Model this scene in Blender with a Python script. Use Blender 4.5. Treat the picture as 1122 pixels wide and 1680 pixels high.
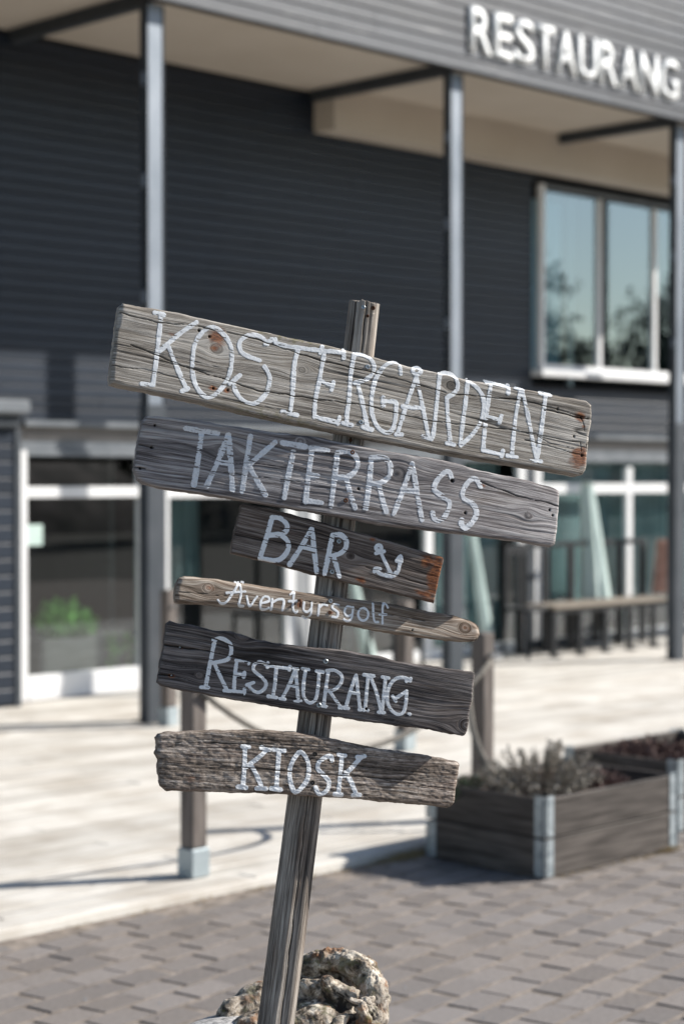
import bpy, bmesh, math, random
import numpy as np
from mathutils import Vector, Matrix

# ------------------------------------------------------------------ clearing
for o in list(bpy.data.objects):
    bpy.data.objects.remove(o)
scene = bpy.context.scene
COL = scene.collection
R = math.radians

# ------------------------------------------------------------------ camera
# World axes: X runs along the restaurant facade, Y runs into the building, Z up.
H_CAM = 1.70
FPX = 3087.0                       # focal length in photograph pixels (1122 x 1680)
PITCH = math.atan((840 - 783) / FPX)
RX = Vector((.7044, -.7098, 0)); FW = Vector((.7098, .7044, 0))   # camera right / forward, horizontal
cam_d = bpy.data.cameras.new('camera')
cam = bpy.data.objects.new('camera', cam_d); COL.objects.link(cam)
cam_d.sensor_fit = 'VERTICAL'; cam_d.sensor_height = 36.0
cam_d.lens = 36.0 * FPX / 1680.0
cam_d.clip_end = 600
fwd = (FW * math.cos(PITCH) + Vector((0, 0, -math.sin(PITCH)))).normalized()
cam.location = (0, 0, H_CAM)
cam.rotation_euler = fwd.to_track_quat('-Z', 'Y').to_euler()
cam_d.dof.use_dof = True
cam_d.dof.focus_distance = 3.62
cam_d.dof.aperture_fstop = 3.0
cam_d.dof.aperture_blades = 9
scene.camera = cam

# ------------------------------------------------------------------ light
SUN_TO = Vector((2.60, -1.58, 2.05)).normalized()      # direction towards the sun
sun_el = math.asin(SUN_TO.z)
world = bpy.data.worlds.new('World'); scene.world = world
world.use_nodes = True
wn = world.node_tree.nodes; wl = world.node_tree.links
wn.clear()
wo = wn.new('ShaderNodeOutputWorld'); wb = wn.new('ShaderNodeBackground'); sk = wn.new('ShaderNodeTexSky')
sk.sky_type = 'NISHITA'; sk.sun_disc = False
sk.sun_elevation = sun_el
sk.sun_rotation = math.atan2(SUN_TO.x, SUN_TO.y)
sk.air_density = 1.0; sk.dust_density = 0.6; sk.ozone_density = 1.0
wb.inputs['Strength'].default_value = 0.088
wl.new(sk.outputs[0], wb.inputs[0]); wl.new(wb.outputs[0], wo.inputs[0])
sl = bpy.data.lights.new('sun', 'SUN'); so = bpy.data.objects.new('sun', sl); COL.objects.link(so)
sl.energy = 4.8; sl.angle = R(0.5); sl.color = (1.0, .955, .89)
so.rotation_euler = SUN_TO.to_track_quat('Z', 'Y').to_euler(); so.location = (10, -10, 20)
scene.view_settings.view_transform = 'Standard'
scene.view_settings.look = 'None'
scene.view_settings.exposure = 0.62
scene.view_settings.gamma = 1.0
scene.view_settings.use_curve_mapping = False

# ------------------------------------------------------------------ helpers
def CW(x, y, z):
    """camera-ground frame (x right, y forward, z up) to world"""
    return RX * x + FW * y + Vector((0, 0, z))

def ray(px, py):
    a = (px - 561) / FPX; b = (840 - py) / FPX
    up = FW * math.sin(PITCH) + Vector((0, 0, math.cos(PITCH)))
    return (RX * a + fwd + up * b)

def at(px, py, D):
    r = ray(px, py)
    return Vector((0, 0, H_CAM)) + r * (D / r.dot(FW))

def upx(px, v):
    """facade coordinate u where the plane Y=v is seen at photo column px"""
    k = (px - 561) / FPX
    # (u*.7044 - v*.7098) = k (u*.7098 + v*.7044)
    return v * (.7098 + k * .7044) / (.7044 - k * .7098)

def gnd(px, py, z=0.0):
    r = ray(px, py); t = (z - H_CAM) / r.z
    return Vector((0, 0, H_CAM)) + r * t

def tag(o, label=None, cat=None, group=None, kind=None):
    if label: o['label'] = label
    if cat: o['category'] = cat
    if group: o['group'] = group
    if kind: o['kind'] = kind
    return o

def empty(name, loc, label=None, cat=None, group=None, kind=None):
    o = bpy.data.objects.new(name, None); COL.objects.link(o)
    o.location = loc; o.empty_display_size = .1
    o['_b'] = tuple(loc)
    return tag(o, label, cat, group, kind)

def base_of(p):
    if p is None: return Vector((0, 0, 0))
    return Vector(p.get('_b', (0, 0, 0)))

def link(name, me, parent=None, loc=None):
    """loc is the object's place in the world; mesh is local to it"""
    o = bpy.data.objects.new(name, me); COL.objects.link(o)
    w = Vector(loc) if loc is not None else base_of(parent)
    o['_b'] = tuple(w)
    if parent is not None:
        o.parent = parent; o.location = w - base_of(parent)
    else:
        o.location = w
    return o

def mk(name, verts, faces, mat, parent=None, smooth=False, loc=None):
    w = Vector(loc) if loc is not None else base_of(parent)
    me = bpy.data.meshes.new(name)
    me.from_pydata([tuple(Vector(v) - w) for v in verts], [], faces)
    me.update()
    if mat: me.materials.append(mat)
    if smooth: me.polygons.foreach_set('use_smooth', [True] * len(me.polygons))
    return link(name, me, parent, w)

class MB:
    def __init__(s): s.v = []; s.f = []
    def add(s, vs, fs):
        n = len(s.v); s.v += [tuple(v) for v in vs]; s.f += [tuple(i + n for i in f) for f in fs]; return s
    def box(s, x0, x1, y0, y1, z0, z1, b=0.0):
        if b <= 0:
            vs = [(x, y, z) for z in (z0, z1) for y in (y0, y1) for x in (x0, x1)]
            return s.add(vs, [(0, 2, 3, 1), (4, 5, 7, 6), (0, 1, 5, 4), (2, 6, 7, 3), (0, 4, 6, 2), (1, 3, 7, 5)])
        bm = bmesh.new(); bmesh.ops.create_cube(bm, size=1)
        for v in bm.verts:
            v.co = Vector(((x0 + x1) / 2 + v.co.x * (x1 - x0), (y0 + y1) / 2 + v.co.y * (y1 - y0), (z0 + z1) / 2 + v.co.z * (z1 - z0)))
        bmesh.ops.bevel(bm, geom=bm.edges[:], offset=b, segments=1, affect='EDGES')
        bm.verts.index_update()
        s.add([v.co[:] for v in bm.verts], [tuple(v.index for v in f.verts) for f in bm.faces]); bm.free(); return s
    def beam(s, a, b, w, h, up=Vector((0, 0, 1))):
        a = Vector(a); b = Vector(b); d = (b - a).normalized()
        x = d.cross(up)
        if x.length < 1e-4: x = Vector((1, 0, 0))
        x.normalize(); y = x.cross(d).normalized()
        vs = []
        for p in (a, b):
            for i, j in ((-1, -1), (1, -1), (1, 1), (-1, 1)):
                vs.append(p + x * (i * w / 2) + y * (j * h / 2))
        return s.add(vs, [(0, 1, 2, 3), (7, 6, 5, 4), (0, 4, 5, 1), (1, 5, 6, 2), (2, 6, 7, 3), (3, 7, 4, 0)])
    def tube(s, pts, rad, n=8, cap=True):
        pts = [Vector(p) for p in pts]; rad = rad if hasattr(rad, '__len__') else [rad] * len(pts)
        vs = []; fs = []; prev = None
        for i, p in enumerate(pts):
            d = (pts[min(i + 1, len(pts) - 1)] - pts[max(i - 1, 0)]).normalized()
            if prev is None:
                x = d.cross(Vector((0.3, 0.2, 1))); x.normalize()
            else:
                x = (prev - d * prev.dot(d)).normalized()
            prev = x; y = d.cross(x)
            for k in range(n):
                a = 2 * math.pi * k / n
                vs.append(p + (x * math.cos(a) + y * math.sin(a)) * rad[i])
        for i in range(len(pts) - 1):
            for k in range(n):
                fs.append((i * n + k, i * n + (k + 1) % n, (i + 1) * n + (k + 1) % n, (i + 1) * n + k))
        if cap:
            fs.append(tuple(range(n))[::-1]); fs.append(tuple((len(pts) - 1) * n + k for k in range(n)))
        return s.add(vs, fs)
    def build(s, name, mat, parent=None, smooth=False, loc=None):
        return mk(name, s.v, s.f, mat, parent, smooth, loc)

def copy_tree(o, parent=None):
    c = o.copy(); COL.objects.link(c)
    if parent is not None: c.parent = parent
    for ch in [x for x in ALLCH.get(o.name, [])]:
        copy_tree(ch, c)
    return c
ALLCH = {}
def note_children(root):
    for o in list(COL.objects):
        if o.parent is not None:
            ALLCH.setdefault(o.parent.name, [])
            if o not in ALLCH[o.parent.name]: ALLCH[o.parent.name].append(o)

# ---- numpy noise
def _h(ix, iy, iz, seed):
    n = (ix.astype(np.int64) * 374761393 + iy.astype(np.int64) * 668265263 + iz.astype(np.int64) * 2147483647 + seed * 974634777) & 0xffffffff
    n = ((n ^ (n >> 13)) * 1274126177) & 0xffffffff
    n = (n ^ (n >> 16)) & 0xffffffff
    n = (n * 2246822519) & 0xffffffff
    return ((n ^ (n >> 15)) & 0xffffff) / float(0xffffff) * 2 - 1

def noise(x, y, z=None, seed=0):
    x = np.asarray(x, float); y = np.asarray(y, float)
    z = np.zeros_like(x) if z is None else np.asarray(z, float)
    x, y, z = np.broadcast_arrays(x, y, z)
    ix = np.floor(x); iy = np.floor(y); iz = np.floor(z)
    fx = x - ix; fy = y - iy; fz = z - iz
    fx = fx * fx * (3 - 2 * fx); fy = fy * fy * (3 - 2 * fy); fz = fz * fz * (3 - 2 * fz)
    r = 0
    for dz in (0, 1):
        wz = fz if dz else 1 - fz
        if dz and not np.any(fz): continue
        for dy in (0, 1):
            wy = fy if dy else 1 - fy
            for dx in (0, 1):
                wx = fx if dx else 1 - fx
                r = r + wx * wy * wz * _h(ix + dx, iy + dy, iz + dz, seed)
    return r

def fbm(x, y, z=None, oct=4, seed=0):
    a = 1; r = 0; t = 0
    for i in range(oct):
        f = 2 ** i
        r = r + a * noise(x * f, y * f, None if z is None else z * f, seed + i * 17); t += a; a *= .5
    return r / t

# ------------------------------------------------------------------ materials
class NT:
    def __init__(s, name):
        s.m = bpy.data.materials.new(name); s.m.use_nodes = True
        s.n = s.m.node_tree.nodes; s.l = s.m.node_tree.links
        s.b = s.n['Principled BSDF']; s.out = s.n['Material Output']
    def node(s, t, **k):
        n = s.n.new(t)
        for a, v in k.items():
            if a in ('inp',):
                for i, x in v.items(): n.inputs[i].default_value = x
            else: setattr(n, a, v)
        return n
    def link(s, a, b): s.l.new(a, b)
    def coord(s, scale=(1, 1, 1), kind='Object'):
        if kind == 'world':
            tc = s.node('ShaderNodeNewGeometry').outputs['Position']
        else:
            tc = s.node('ShaderNodeTexCoord').outputs[kind]
        mp = s.node('ShaderNodeMapping'); mp.inputs['Scale'].default_value = scale
        s.link(tc, mp.inputs[0]); return mp.outputs[0]
    def noise(s, vec, scale=5, detail=4, rough=.55, dist=0):
        n = s.node('ShaderNodeTexNoise'); n.inputs['Scale'].default_value = scale
        n.inputs['Detail'].default_value = detail; n.inputs['Roughness'].default_value = rough
        n.inputs['Distortion'].default_value = dist
        s.link(vec, n.inputs['Vector']); return n.outputs['Fac']
    def ramp(s, fac, stops):
        r = s.node('ShaderNodeValToRGB'); e = r.color_ramp.elements
        while len(e) < len(stops): e.new(.5)
        for i, (p, c) in enumerate(stops):
            e[i].position = p
            c = (c, c, c) if not hasattr(c, '__len__') else c
            e[i].color = (*c[:3], 1)
        s.link(fac, r.inputs[0]); return r.outputs[0]
    def mix(s, a, b, fac, mode='MIX'):
        m = s.node('ShaderNodeMix', data_type='RGBA', blend_type=mode)
        for sock, v in ((0, fac), (6, a), (7, b)):
            if hasattr(v, 'is_output'): s.link(v, m.inputs[sock])
            elif hasattr(v, '__len__'): m.inputs[sock].default_value = (*v[:3], 1)
            else: m.inputs[sock].default_value = v
        return m.outputs[2]
    def math(s, op, a, b=0.0, clamp=False):
        m = s.node('ShaderNodeMath', operation=op); m.use_clamp = clamp
        for i, v in enumerate((a, b)):
            if hasattr(v, 'is_output'): s.link(v, m.inputs[i])
            else: m.inputs[i].default_value = v
        return m.outputs[0]
    def attr(s, name):
        return s.node('ShaderNodeAttribute', attribute_name=name)
    def bump(s, h, strength=.5, dist=.001):
        b = s.node('ShaderNodeBump'); b.inputs['Strength'].default_value = strength
        b.inputs['Distance'].default_value = dist; s.link(h, b.inputs['Height'])
        s.link(b.outputs[0], s.b.inputs['Normal'])
    def done(s, col=None, rough=.8, metal=0, spec=.3):
        if col is not None:
            if hasattr(col, 'is_output'): s.link(col, s.b.inputs['Base Color'])
            else: s.b.inputs['Base Color'].default_value = (*col, 1)
        if hasattr(rough, 'is_output'): s.link(rough, s.b.inputs['Roughness'])
        else: s.b.inputs['Roughness'].default_value = rough
        s.b.inputs['Metallic'].default_value = metal
        s.b.inputs['Specular IOR Level'].default_value = spec
        return s.m

def simple(name, c0, c1, scale=(1, 1, 1), ns=8, rough=.75, metal=0, bump=0, bd=.002, kind='world', rand=0.0, spec=.3):
    t = NT(name); v = t.coord(scale, kind); n = t.noise(v, ns, 5)
    col = t.ramp(n, [(.3, c0), (.7, c1)])
    if rand:
        oi = t.node('ShaderNodeObjectInfo')
        k = t.math('MULTIPLY_ADD', oi.outputs['Random'], rand)
        t.n[-1].inputs[2].default_value = 1 - rand / 2 if False else 1 - rand / 2
        hsv = t.node('ShaderNodeHueSaturation'); t.link(k, hsv.inputs['Value']); t.link(col, hsv.inputs['Color'])
        col = hsv.outputs[0]
    if bump: t.bump(n, bump, bd)
    return t.done(col, rough, metal, spec)

def weathered(name, dark, mid, light, groove=.35, fine=1.0, mott=0.0, warm=(.30, .2, .13), lichen=0.0, rough=.82):
    """old grey wood: grain follows the stored grain map, real relief is in the mesh"""
    t = NT(name)
    uv = t.node('ShaderNodeUVMap', uv_map='grain').outputs[0]
    def m(sx, sy):
        mp = t.node('ShaderNodeMapping'); mp.inputs['Scale'].default_value = (sx, sy, 1); t.link(uv, mp.inputs[0]); return mp.outputs[0]
    g1 = t.noise(m(4, 190 * fine), 1, 4, .65); g2 = t.noise(m(16, 520 * fine), 1, 3, .65); g3 = t.noise(m(3, 20), 1, 4, .6)
    gm = t.math('ADD', t.math('MULTIPLY', g1, .5), t.math('MULTIPLY', g2, .28))
    gm = t.math('ADD', gm, t.math('MULTIPLY', g3, .34))
    col = t.ramp(gm, [(.47, dark), (.55, mid), (.64, light)])
    warmn = t.ramp(t.noise(m(4, 22), 1.3, 4, .6), [(.50, 0), (.72, 1)])
    col = t.mix(col, warm, t.math('MULTIPLY', warmn, .33))
    if mott:
        mn = t.ramp(t.noise(m(60, 130), 1, 5, .7), [(.42, 0), (.62, 1)])
        col = t.mix(col, dark, t.math('MULTIPLY', mn, mott))
    h = t.attr('relief').outputs['Fac']
    gr = t.ramp(h, [(.20, 1), (.46, 0)])
    col = t.mix(col, tuple(x * .32 for x in dark), t.math('MULTIPLY', gr, groove))
    if lichen:
        ln = t.ramp(t.noise(t.coord((1, 1, 1)), 90, 4, .7), [(.45, 0), (.6, 1)])
        lf = t.math('MULTIPLY', ln, t.attr('lichen').outputs['Fac'])
        col = t.mix(col, (.16, .145, .06), t.math('MULTIPLY', lf, lichen))
    ru = t.attr('rust').outputs['Fac']
    rn = t.ramp(t.math('ADD', t.math('MULTIPLY', t.noise(m(60, 160), 1, 4), .55), ru), [(.52, 0), (1.0, 1)])
    rc = t.ramp(t.noise(m(70, 260), 1, 4, .7), [(.38, (.06, .020, .010)), (.52, (.24, .075, .025)), (.66, (.42, .17, .06))])
    col = t.mix(col, rc, t.math('MULTIPLY', rn, .85))
    cr = t.attr('crack').outputs['Fac']
    col = t.mix(col, (.012, .010, .008), cr)
    hb = t.math('ADD', t.math('MULTIPLY', g1, .6), t.math('MULTIPLY', g2, .5))
    t.bump(hb, 1.0, .0026)
    return t.done(col, rough, 0, .25)

M = {}
M['wood_top'] = weathered('silver weathered wood', (.11, .094, .078), (.315, .282, .244), (.56, .52, .465), lichen=.85, groove=.7, warm=(.25, .20, .14))
M['wood_second'] = weathered('violet grey wood', (.085, .074, .074), (.245, .222, .218), (.50, .47, .455), groove=.62, warm=(.22, .165, .12))
M['wood_bar'] = weathered('dark brown wood', (.032, .024, .020), (.115, .090, .076), (.28, .24, .21), groove=.6, warm=(.17, .10, .07))
M['wood_slim'] = weathered('tan rounded wood', (.085, .058, .040), (.25, .195, .15), (.50, .44, .37), warm=(.22, .13, .08))
M['wood_dark'] = weathered('dark slate wood', (.024, .019, .018), (.095, .082, .078), (.26, .23, .215), groove=.6, warm=(.15, .10, .07))
M['wood_kiosk'] = weathered('rotten brown grey wood', (.062, .046, .035), (.265, .212, .172), (.60, .52, .45), mott=.7, warm=(.26, .155, .12), groove=.5)
M['wood_post'] = weathered('grey post wood', (.07, .058, .050), (.23, .20, .172), (.45, .405, .355), fine=.9, groove=.55)

def paint_mat():
    t = NT('brushed white paint'); v = t.coord((1, 1, 1)); n = t.noise(v, 260, 4, .7); n2 = t.noise(v, 60, 4, .6)
    col = t.ramp(t.math('ADD', t.math('MULTIPLY', n, .6), t.math('MULTIPLY', n2, .4)), [(.28, (.55, .56, .57)), (.42, (.77, .78, .79)), (.60, (.86, .87, .87))])
    t.bump(n, .5, .0006); return t.done(col, .55, 0, .35)
M['paint'] = paint_mat()
M['paint_thin'] = M['paint']
def paint_worn():
    t = NT('thin worn white paint'); v = t.coord((1, 1, 1)); n = t.noise(v, 320, 4, .7); n2 = t.noise(v, 40, 4, .6)
    col = t.ramp(t.math('ADD', t.math('MULTIPLY', n, .6), t.math('MULTIPLY', n2, .4)), [(.32, (.46, .46, .48)), (.45, (.68, .69, .71)), (.62, (.80, .81, .83))])
    t.bump(n, .5, .0006); return t.done(col, .7, 0, .3)
M['paint_worn'] = paint_worn()
M['screw'] = simple('galvanised screw', (.25, .27, .28), (.5, .52, .53), ns=300, rough=.35, metal=.9, kind='Object')
M['rust'] = simple('rusty screw', (.05, .025, .015), (.16, .07, .035), ns=300, rough=.7, metal=.4, kind='Object')
M['hole'] = simple('dark screw hole', (.008, .008, .008), (.02, .018, .016), ns=80, rough=.9)
M['siding'] = simple('dark slate stained siding', (.010, .016, .027), (.021, .030, .046), (1, 1, 30), 3, .42, bump=.2, rand=.3, spec=.42)
M['fascia'] = simple('grey stained fascia board', (.050, .054, .062), (.115, .12, .13), (3, 3, 40), 3, .45, bump=.35, rand=.3, spec=.6)
def fascia_mat():
    t = NT('grey stained fascia board'); n = t.noise(t.coord((3, 3, 40), 'world'), 3, 5); n2 = t.noise(t.coord((1.1, 1, 16), 'world'), 1.2, 5, .7)
    col = t.ramp(n, [(.3, (.040, .044, .052)), (.7, (.080, .087, .10))])
    col = t.mix(col, (.36, .35, .34), t.math('MULTIPLY', t.ramp(n2, [(.58, 0), (.70, 1)]), .6))
    hs = t.node('ShaderNodeHueSaturation'); oi = t.node('ShaderNodeObjectInfo')
    t.link(t.math('ADD', t.math('MULTIPLY', oi.outputs['Random'], .4), .75), hs.inputs['Value']); t.link(col, hs.inputs['Color'])
    t.bump(n, .35, .002); return t.done(hs.outputs[0], .45, 0, .6)
M['fascia'] = fascia_mat()
M['soffit'] = simple('beige soffit panel', (.50, .44, .37), (.56, .50, .43), ns=1.2, rough=.85)
M['steel_light'] = simple('galvanised steel', (.17, .20, .235), (.28, .31, .35), (1, 1, .4), 6, .5, metal=.35, spec=.5)
M['steel_dark'] = simple('dark painted steel', (.035, .042, .050), (.055, .062, .07), ns=6, rough=.5)
M['sleeve'] = simple('slate painted sleeve', (.05, .06, .07), (.08, .088, .10), ns=4, rough=.5)
M['white_frame'] = simple('white painted frame', (.74, .74, .74), (.82, .82, .81), ns=4, rough=.5)
M['header'] = simple('beige blind box', (.17, .16, .15), (.22, .205, .19), ns=3, rough=.7)
M['sill'] = simple('light metal ledge', (.15, .165, .18), (.22, .235, .25), ns=5, rough=.45, metal=.2)
M['panel'] = simple('grey cladding panel', (.26, .27, .28), (.32, .33, .34), ns=3, rough=.6)
M['wallback'] = simple('dark sheathing', (.02, .02, .022), (.03, .03, .032), ns=2, rough=.9)
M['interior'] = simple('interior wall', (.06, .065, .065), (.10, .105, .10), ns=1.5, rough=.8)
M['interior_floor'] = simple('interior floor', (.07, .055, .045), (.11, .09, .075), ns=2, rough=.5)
M['curtain'] = simple('pale teal curtain', (.12, .17, .175), (.24, .32, .32), (1, 1, .2), 5, .9)
M['curtain_blue'] = simple('pale blue curtain', (.30, .42, .46), (.42, .52, .56), (1, 1, .2), 5, .9)
M['parasol'] = simple('mint parasol cloth', (.42, .53, .50), (.58, .68, .65), (1, 1, .3), 6, .85)
M['black'] = simple('black painted metal', (.015, .016, .018), (.03, .032, .035), ns=10, rough=.45)
M['bench_wood'] = simple('weathered bench slat', (.15, .125, .10), (.27, .235, .19), (1, 8, 8), 6, .7, rand=.2)
M['terracotta'] = simple('terracotta blanket', (.42, .24, .19), (.58, .38, .31), ns=14, rough=.9)
M['rope'] = simple('grey hemp rope', (.12, .11, .095), (.25, .23, .20), ns=90, rough=.9, bump=.8, bd=.004)
M['fence_wood'] = simple('brown grey fence wood', (.10, .085, .075), (.22, .19, .17), (8, 8, .8), 5, .8, bump=.4, bd=.003)
M['fence_foot'] = simple('galvanised post shoe', (.38, .44, .46), (.52, .58, .60), ns=9, rough=.45, metal=.4)
M['galv'] = simple('zinc hinge', (.24, .28, .30), (.50, .55, .57), ns=38, rough=.45, metal=.45)
M['planter'] = simple('dark stained planter wood', (.026, .021, .018), (.135, .117, .103), (1.6, 1.6, 26), 2.2, .7, bump=.4, bd=.004, rand=.2)
M['planter_in'] = simple('grey stand-in planter', (.10, .09, .082), (.17, .155, .145), (2, 2, 14), 3, .7)
M['soil'] = simple('dry soil', (.035, .025, .018), (.12, .085, .065), ns=38, rough=.95, bump=1, bd=.02)
M['leaf_grey'] = simple('grey green heather leaf', (.10, .10, .065), (.60, .54, .48), ns=60, rough=.6)
M['stem'] = simple('brown stem', (.09, .065, .05), (.20, .16, .13), ns=40, rough=.8)
M['dry'] = simple('dry purple brown stalk', (.10, .06, .05), (.24, .17, .15), ns=60, rough=.85)
M['leaf_green'] = simple('fresh green leaf', (.10, .28, .05), (.26, .50, .13), ns=25, rough=.55)
M['leaf_moss'] = simple('dull moss leaf', (.06, .085, .045), (.20, .24, .14), ns=50, rough=.8)
M['leaf_tree'] = simple('dull tree leaf', (.025, .04, .022), (.07, .085, .05), ns=3, rough=.7)
M['bark'] = simple('bark', (.05, .04, .035), (.12, .10, .085), (4, 4, 1), 6, .9, bump=.6, bd=.02)
M['grass'] = simple('dry straw grass', (.24, .18, .09), (.48, .38, .22), ns=60, rough=.9)
M['sign_white'] = simple('white sign letter', (.86, .87, .86), (.9, .91, .9), ns=5, rough=.4)
M['sign_side'] = simple('grey letter return', (.25, .26, .27), (.3, .31, .32), ns=5, rough=.5)
M['notice'] = simple('pale green notice', (.48, .62, .56), (.58, .70, .64), ns=20, rough=.6)

def glass(name, tint, refl, rough=0.0, gc=(.93, .97, 1)):
    t = NT(name)
    tr = t.node('ShaderNodeBsdfTransparent'); tr.inputs[0].default_value = (*tint, 1)
    gl = t.node('ShaderNodeBsdfGlossy'); gl.inputs['Roughness'].default_value = rough
    gl.inputs[0].default_value = (*gc, 1)
    fr = t.node('ShaderNodeFresnel'); fr.inputs[0].default_value = 1.5
    f = t.math('ADD', t.math('MULTIPLY', fr.outputs[0], 1.6), refl, clamp=True)
    bf = t.node('ShaderNodeNewGeometry').outputs['Backfacing']
    f = t.math('MULTIPLY', f, t.math('SUBTRACT', 1.0, bf))      # only the outer face of the thin pane reflects
    # slightly wavy panes
    mx = t.node('ShaderNodeMixShader'); t.link(f, mx.inputs[0]); t.link(tr.outputs[0], mx.inputs[1]); t.link(gl.outputs[0], mx.inputs[2])
    t.link(mx.outputs[0], t.out.inputs[0]); return t.m
M['glass'] = glass('window glass', (.90, .95, .95), .07)
M['glass_up'] = glass('upper window glass', (.72, .84, .87), .26, gc=(.60, .73, .80))

def deck_mat():
    t = NT('bleached deck board'); v = t.coord((.6, 9, 1), 'world'); n = t.noise(v, 3, 6, .65); n2 = t.noise(t.coord((1, 1, 1), 'world'), 2.3, 4, .6)
    col = t.ramp(n, [(.28, (.42, .385, .335)), (.48, (.60, .57, .515)), (.7, (.74, .71, .66))])
    st = t.ramp(n2, [(.42, 0), (.68, 1)])
    col = t.mix(col, (.36, .31, .25), t.math('MULTIPLY', st, .6))
    oi = t.node('ShaderNodeObjectInfo'); hs = t.node('ShaderNodeHueSaturation')
    k = t.math('ADD', t.math('MULTIPLY', oi.outputs['Random'], .26), .86); t.link(k, hs.inputs['Value']); t.link(col, hs.inputs['Color'])
    t.bump(n, .3, .002); return t.done(hs.outputs[0], .8, 0, .25)
M['deck'] = deck_mat()
def paver_mat():
    t = NT('grey brown paver'); v = t.coord((1, 1, 1), 'world'); n = t.noise(v, 60, 6, .7); n2 = t.noise(v, 1.6, 3, .6)
    oi = t.node('ShaderNodeObjectInfo')
    col = t.ramp(n, [(.3, (.150, .130, .116)), (.7, (.27, .238, .214))])
    wm = t.ramp(n2, [(.35, 0), (.65, 1)])
    col = t.mix(col, (.215, .200, .194), t.math('MULTIPLY', wm, .5))
    hs = t.node('ShaderNodeHueSaturation'); k = t.math('ADD', t.math('MULTIPLY', oi.outputs['Random'], .34), .83)
    t.link(k, hs.inputs['Value']); t.link(col, hs.inputs['Color'])
    t.bump(n, .6, .002); return t.done(hs.outputs[0], .62, 0, .4)
M['paver'] = paver_mat()
M['joint'] = simple('sandy joint grit', (.12, .10, .082), (.34, .29, .245), ns=16, rough=.95, bump=.7, bd=.004)
M['ground'] = simple('dark heath ground', (.035, .032, .022), (.08, .07, .055), ns=1.3, rough=.95)
def granite():
    t = NT('pale granite'); v = t.coord((1, 1, 1)); n = t.noise(v, 90, 5, .75); n2 = t.noise(v, 14, 4, .6)
    col = t.ramp(n, [(.35, (.12, .12, .12)), (.5, (.38, .37, .36)), (.65, (.62, .6, .57))])
    t.bump(n, .6, .003); return t.done(col, .8)
M['granite'] = granite()
def drift():
    t = NT('gnarled driftwood'); v = t.coord((1, 1, 1)); n = t.noise(v, 26, 6, .7, .6); n2 = t.noise(v, 9, 5, .65, .8); n3 = t.noise(v, 120, 4, .7)
    col = t.ramp(n, [(.38, (.014, .012, .010)), (.46, (.13, .10, .072)), (.54, (.34, .28, .215)), (.62, (.72, .65, .54))])
    w = t.ramp(n2, [(.46, 0), (.56, 1)])
    pale = t.ramp(n3, [(.36, (.26, .21, .16)), (.6, (.66, .60, .52))])
    col = t.mix(col, pale, t.math('MULTIPLY', w, .55))
    o = t.ramp(t.noise(v, 19, 3, .6), [(.54, 0), (.62, 1)])
    col = t.mix(col, (.24, .10, .035), t.math('MULTIPLY', o, .6))
    li = t.ramp(t.noise(v, 30, 4, .75), [(.54, 0), (.60, 1)])
    col = t.mix(col, (.10, .10, .035), t.math('MULTIPLY', li, .6))
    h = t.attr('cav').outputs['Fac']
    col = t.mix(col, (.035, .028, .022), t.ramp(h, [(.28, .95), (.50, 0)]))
    t.bump(t.math('ADD', n3, n), .8, .003); return t.done(col, .85)
M['drift'] = drift()

# ------------------------------------------------------------------ ground
ground = mk('ground', [(-120, -200, -.10), (220, -200, -.10), (220, 120, -.10), (-120, 120, -.10)], [(0, 1, 2, 3)], M['ground'])
tag(ground, kind='structure')

ZP = -0.035     # top of the pavers; the deck top is z = 0
DE = 5.87       # front edge of the deck
paving = mk('paving', [(-3, -2, ZP - .0036), (20, -2, ZP - .0036), (20, DE - .02, ZP - .0036), (-3, DE - .02, ZP - .0036)], [(0, 1, 2, 3)], M['joint'], loc=(0, 0, 0))
tag(paving, kind='structure')
pv_a = math.atan2(FPX, 2230.0)              # course direction in the camera frame
c_dir = (RX * math.cos(pv_a) + FW * math.sin(pv_a)); c_dir = Vector((c_dir.x, c_dir.y, 0)).normalized()
p_dir = Vector((-c_dir.y, c_dir.x, 0))
PL, PW = .208, .138
def paver_mesh(seed):
    rnd = random.Random(seed); bm = bmesh.new(); bmesh.ops.create_cube(bm, size=1)
    for v in bm.verts:
        v.co = Vector((v.co.x * (PL - .008), v.co.y * (PW - .009), v.co.z * .05 - .025))
        if v.co.z > -.03: v.co.x += rnd.uniform(-.003, .003); v.co.y += rnd.uniform(-.003, .003)
    top = [e for e in bm.edges if all(v.co.z > -.03 for v in e.verts)]
    bmesh.ops.bevel(bm, geom=top, offset=.006, segments=2, affect='EDGES')
    me = bpy.data.meshes.new('paver'); bm.to_mesh(me); bm.free(); me.materials.append(M['paver']); return me
pmeshes = [paver_mesh(i) for i in range(6)]
rnd = random.Random(4)
ang = math.atan2(c_dir.y, c_dir.x)
org = gnd(561, 1600, ZP)
cands = []
for j in range(-50, 60):
    for i in range(-40, 50):
        off = (0 if j % 2 == 0 else .5) + rnd.uniform(-.06, .06)
        c = org + c_dir * ((i + off) * PL) + p_dir * (j * PW)
        hl = abs(c_dir.y) * PL / 2 + abs(p_dir.y) * PW / 2
        if c.y > DE - .04 - hl or c.y < -1 or c.x < -2 or c.x > 18: continue
        d = c - Vector((0, 0, c.z)); fx = d.dot(RX); fy = d.dot(FW)
        seen = fy > 5.7 and abs(fx) / max(fy, .1) < .21
        cands.append((0 if seen else 1, (c - org).length, c))
cands.sort(key=lambda a: a[:2])
stuff = MB()
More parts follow.
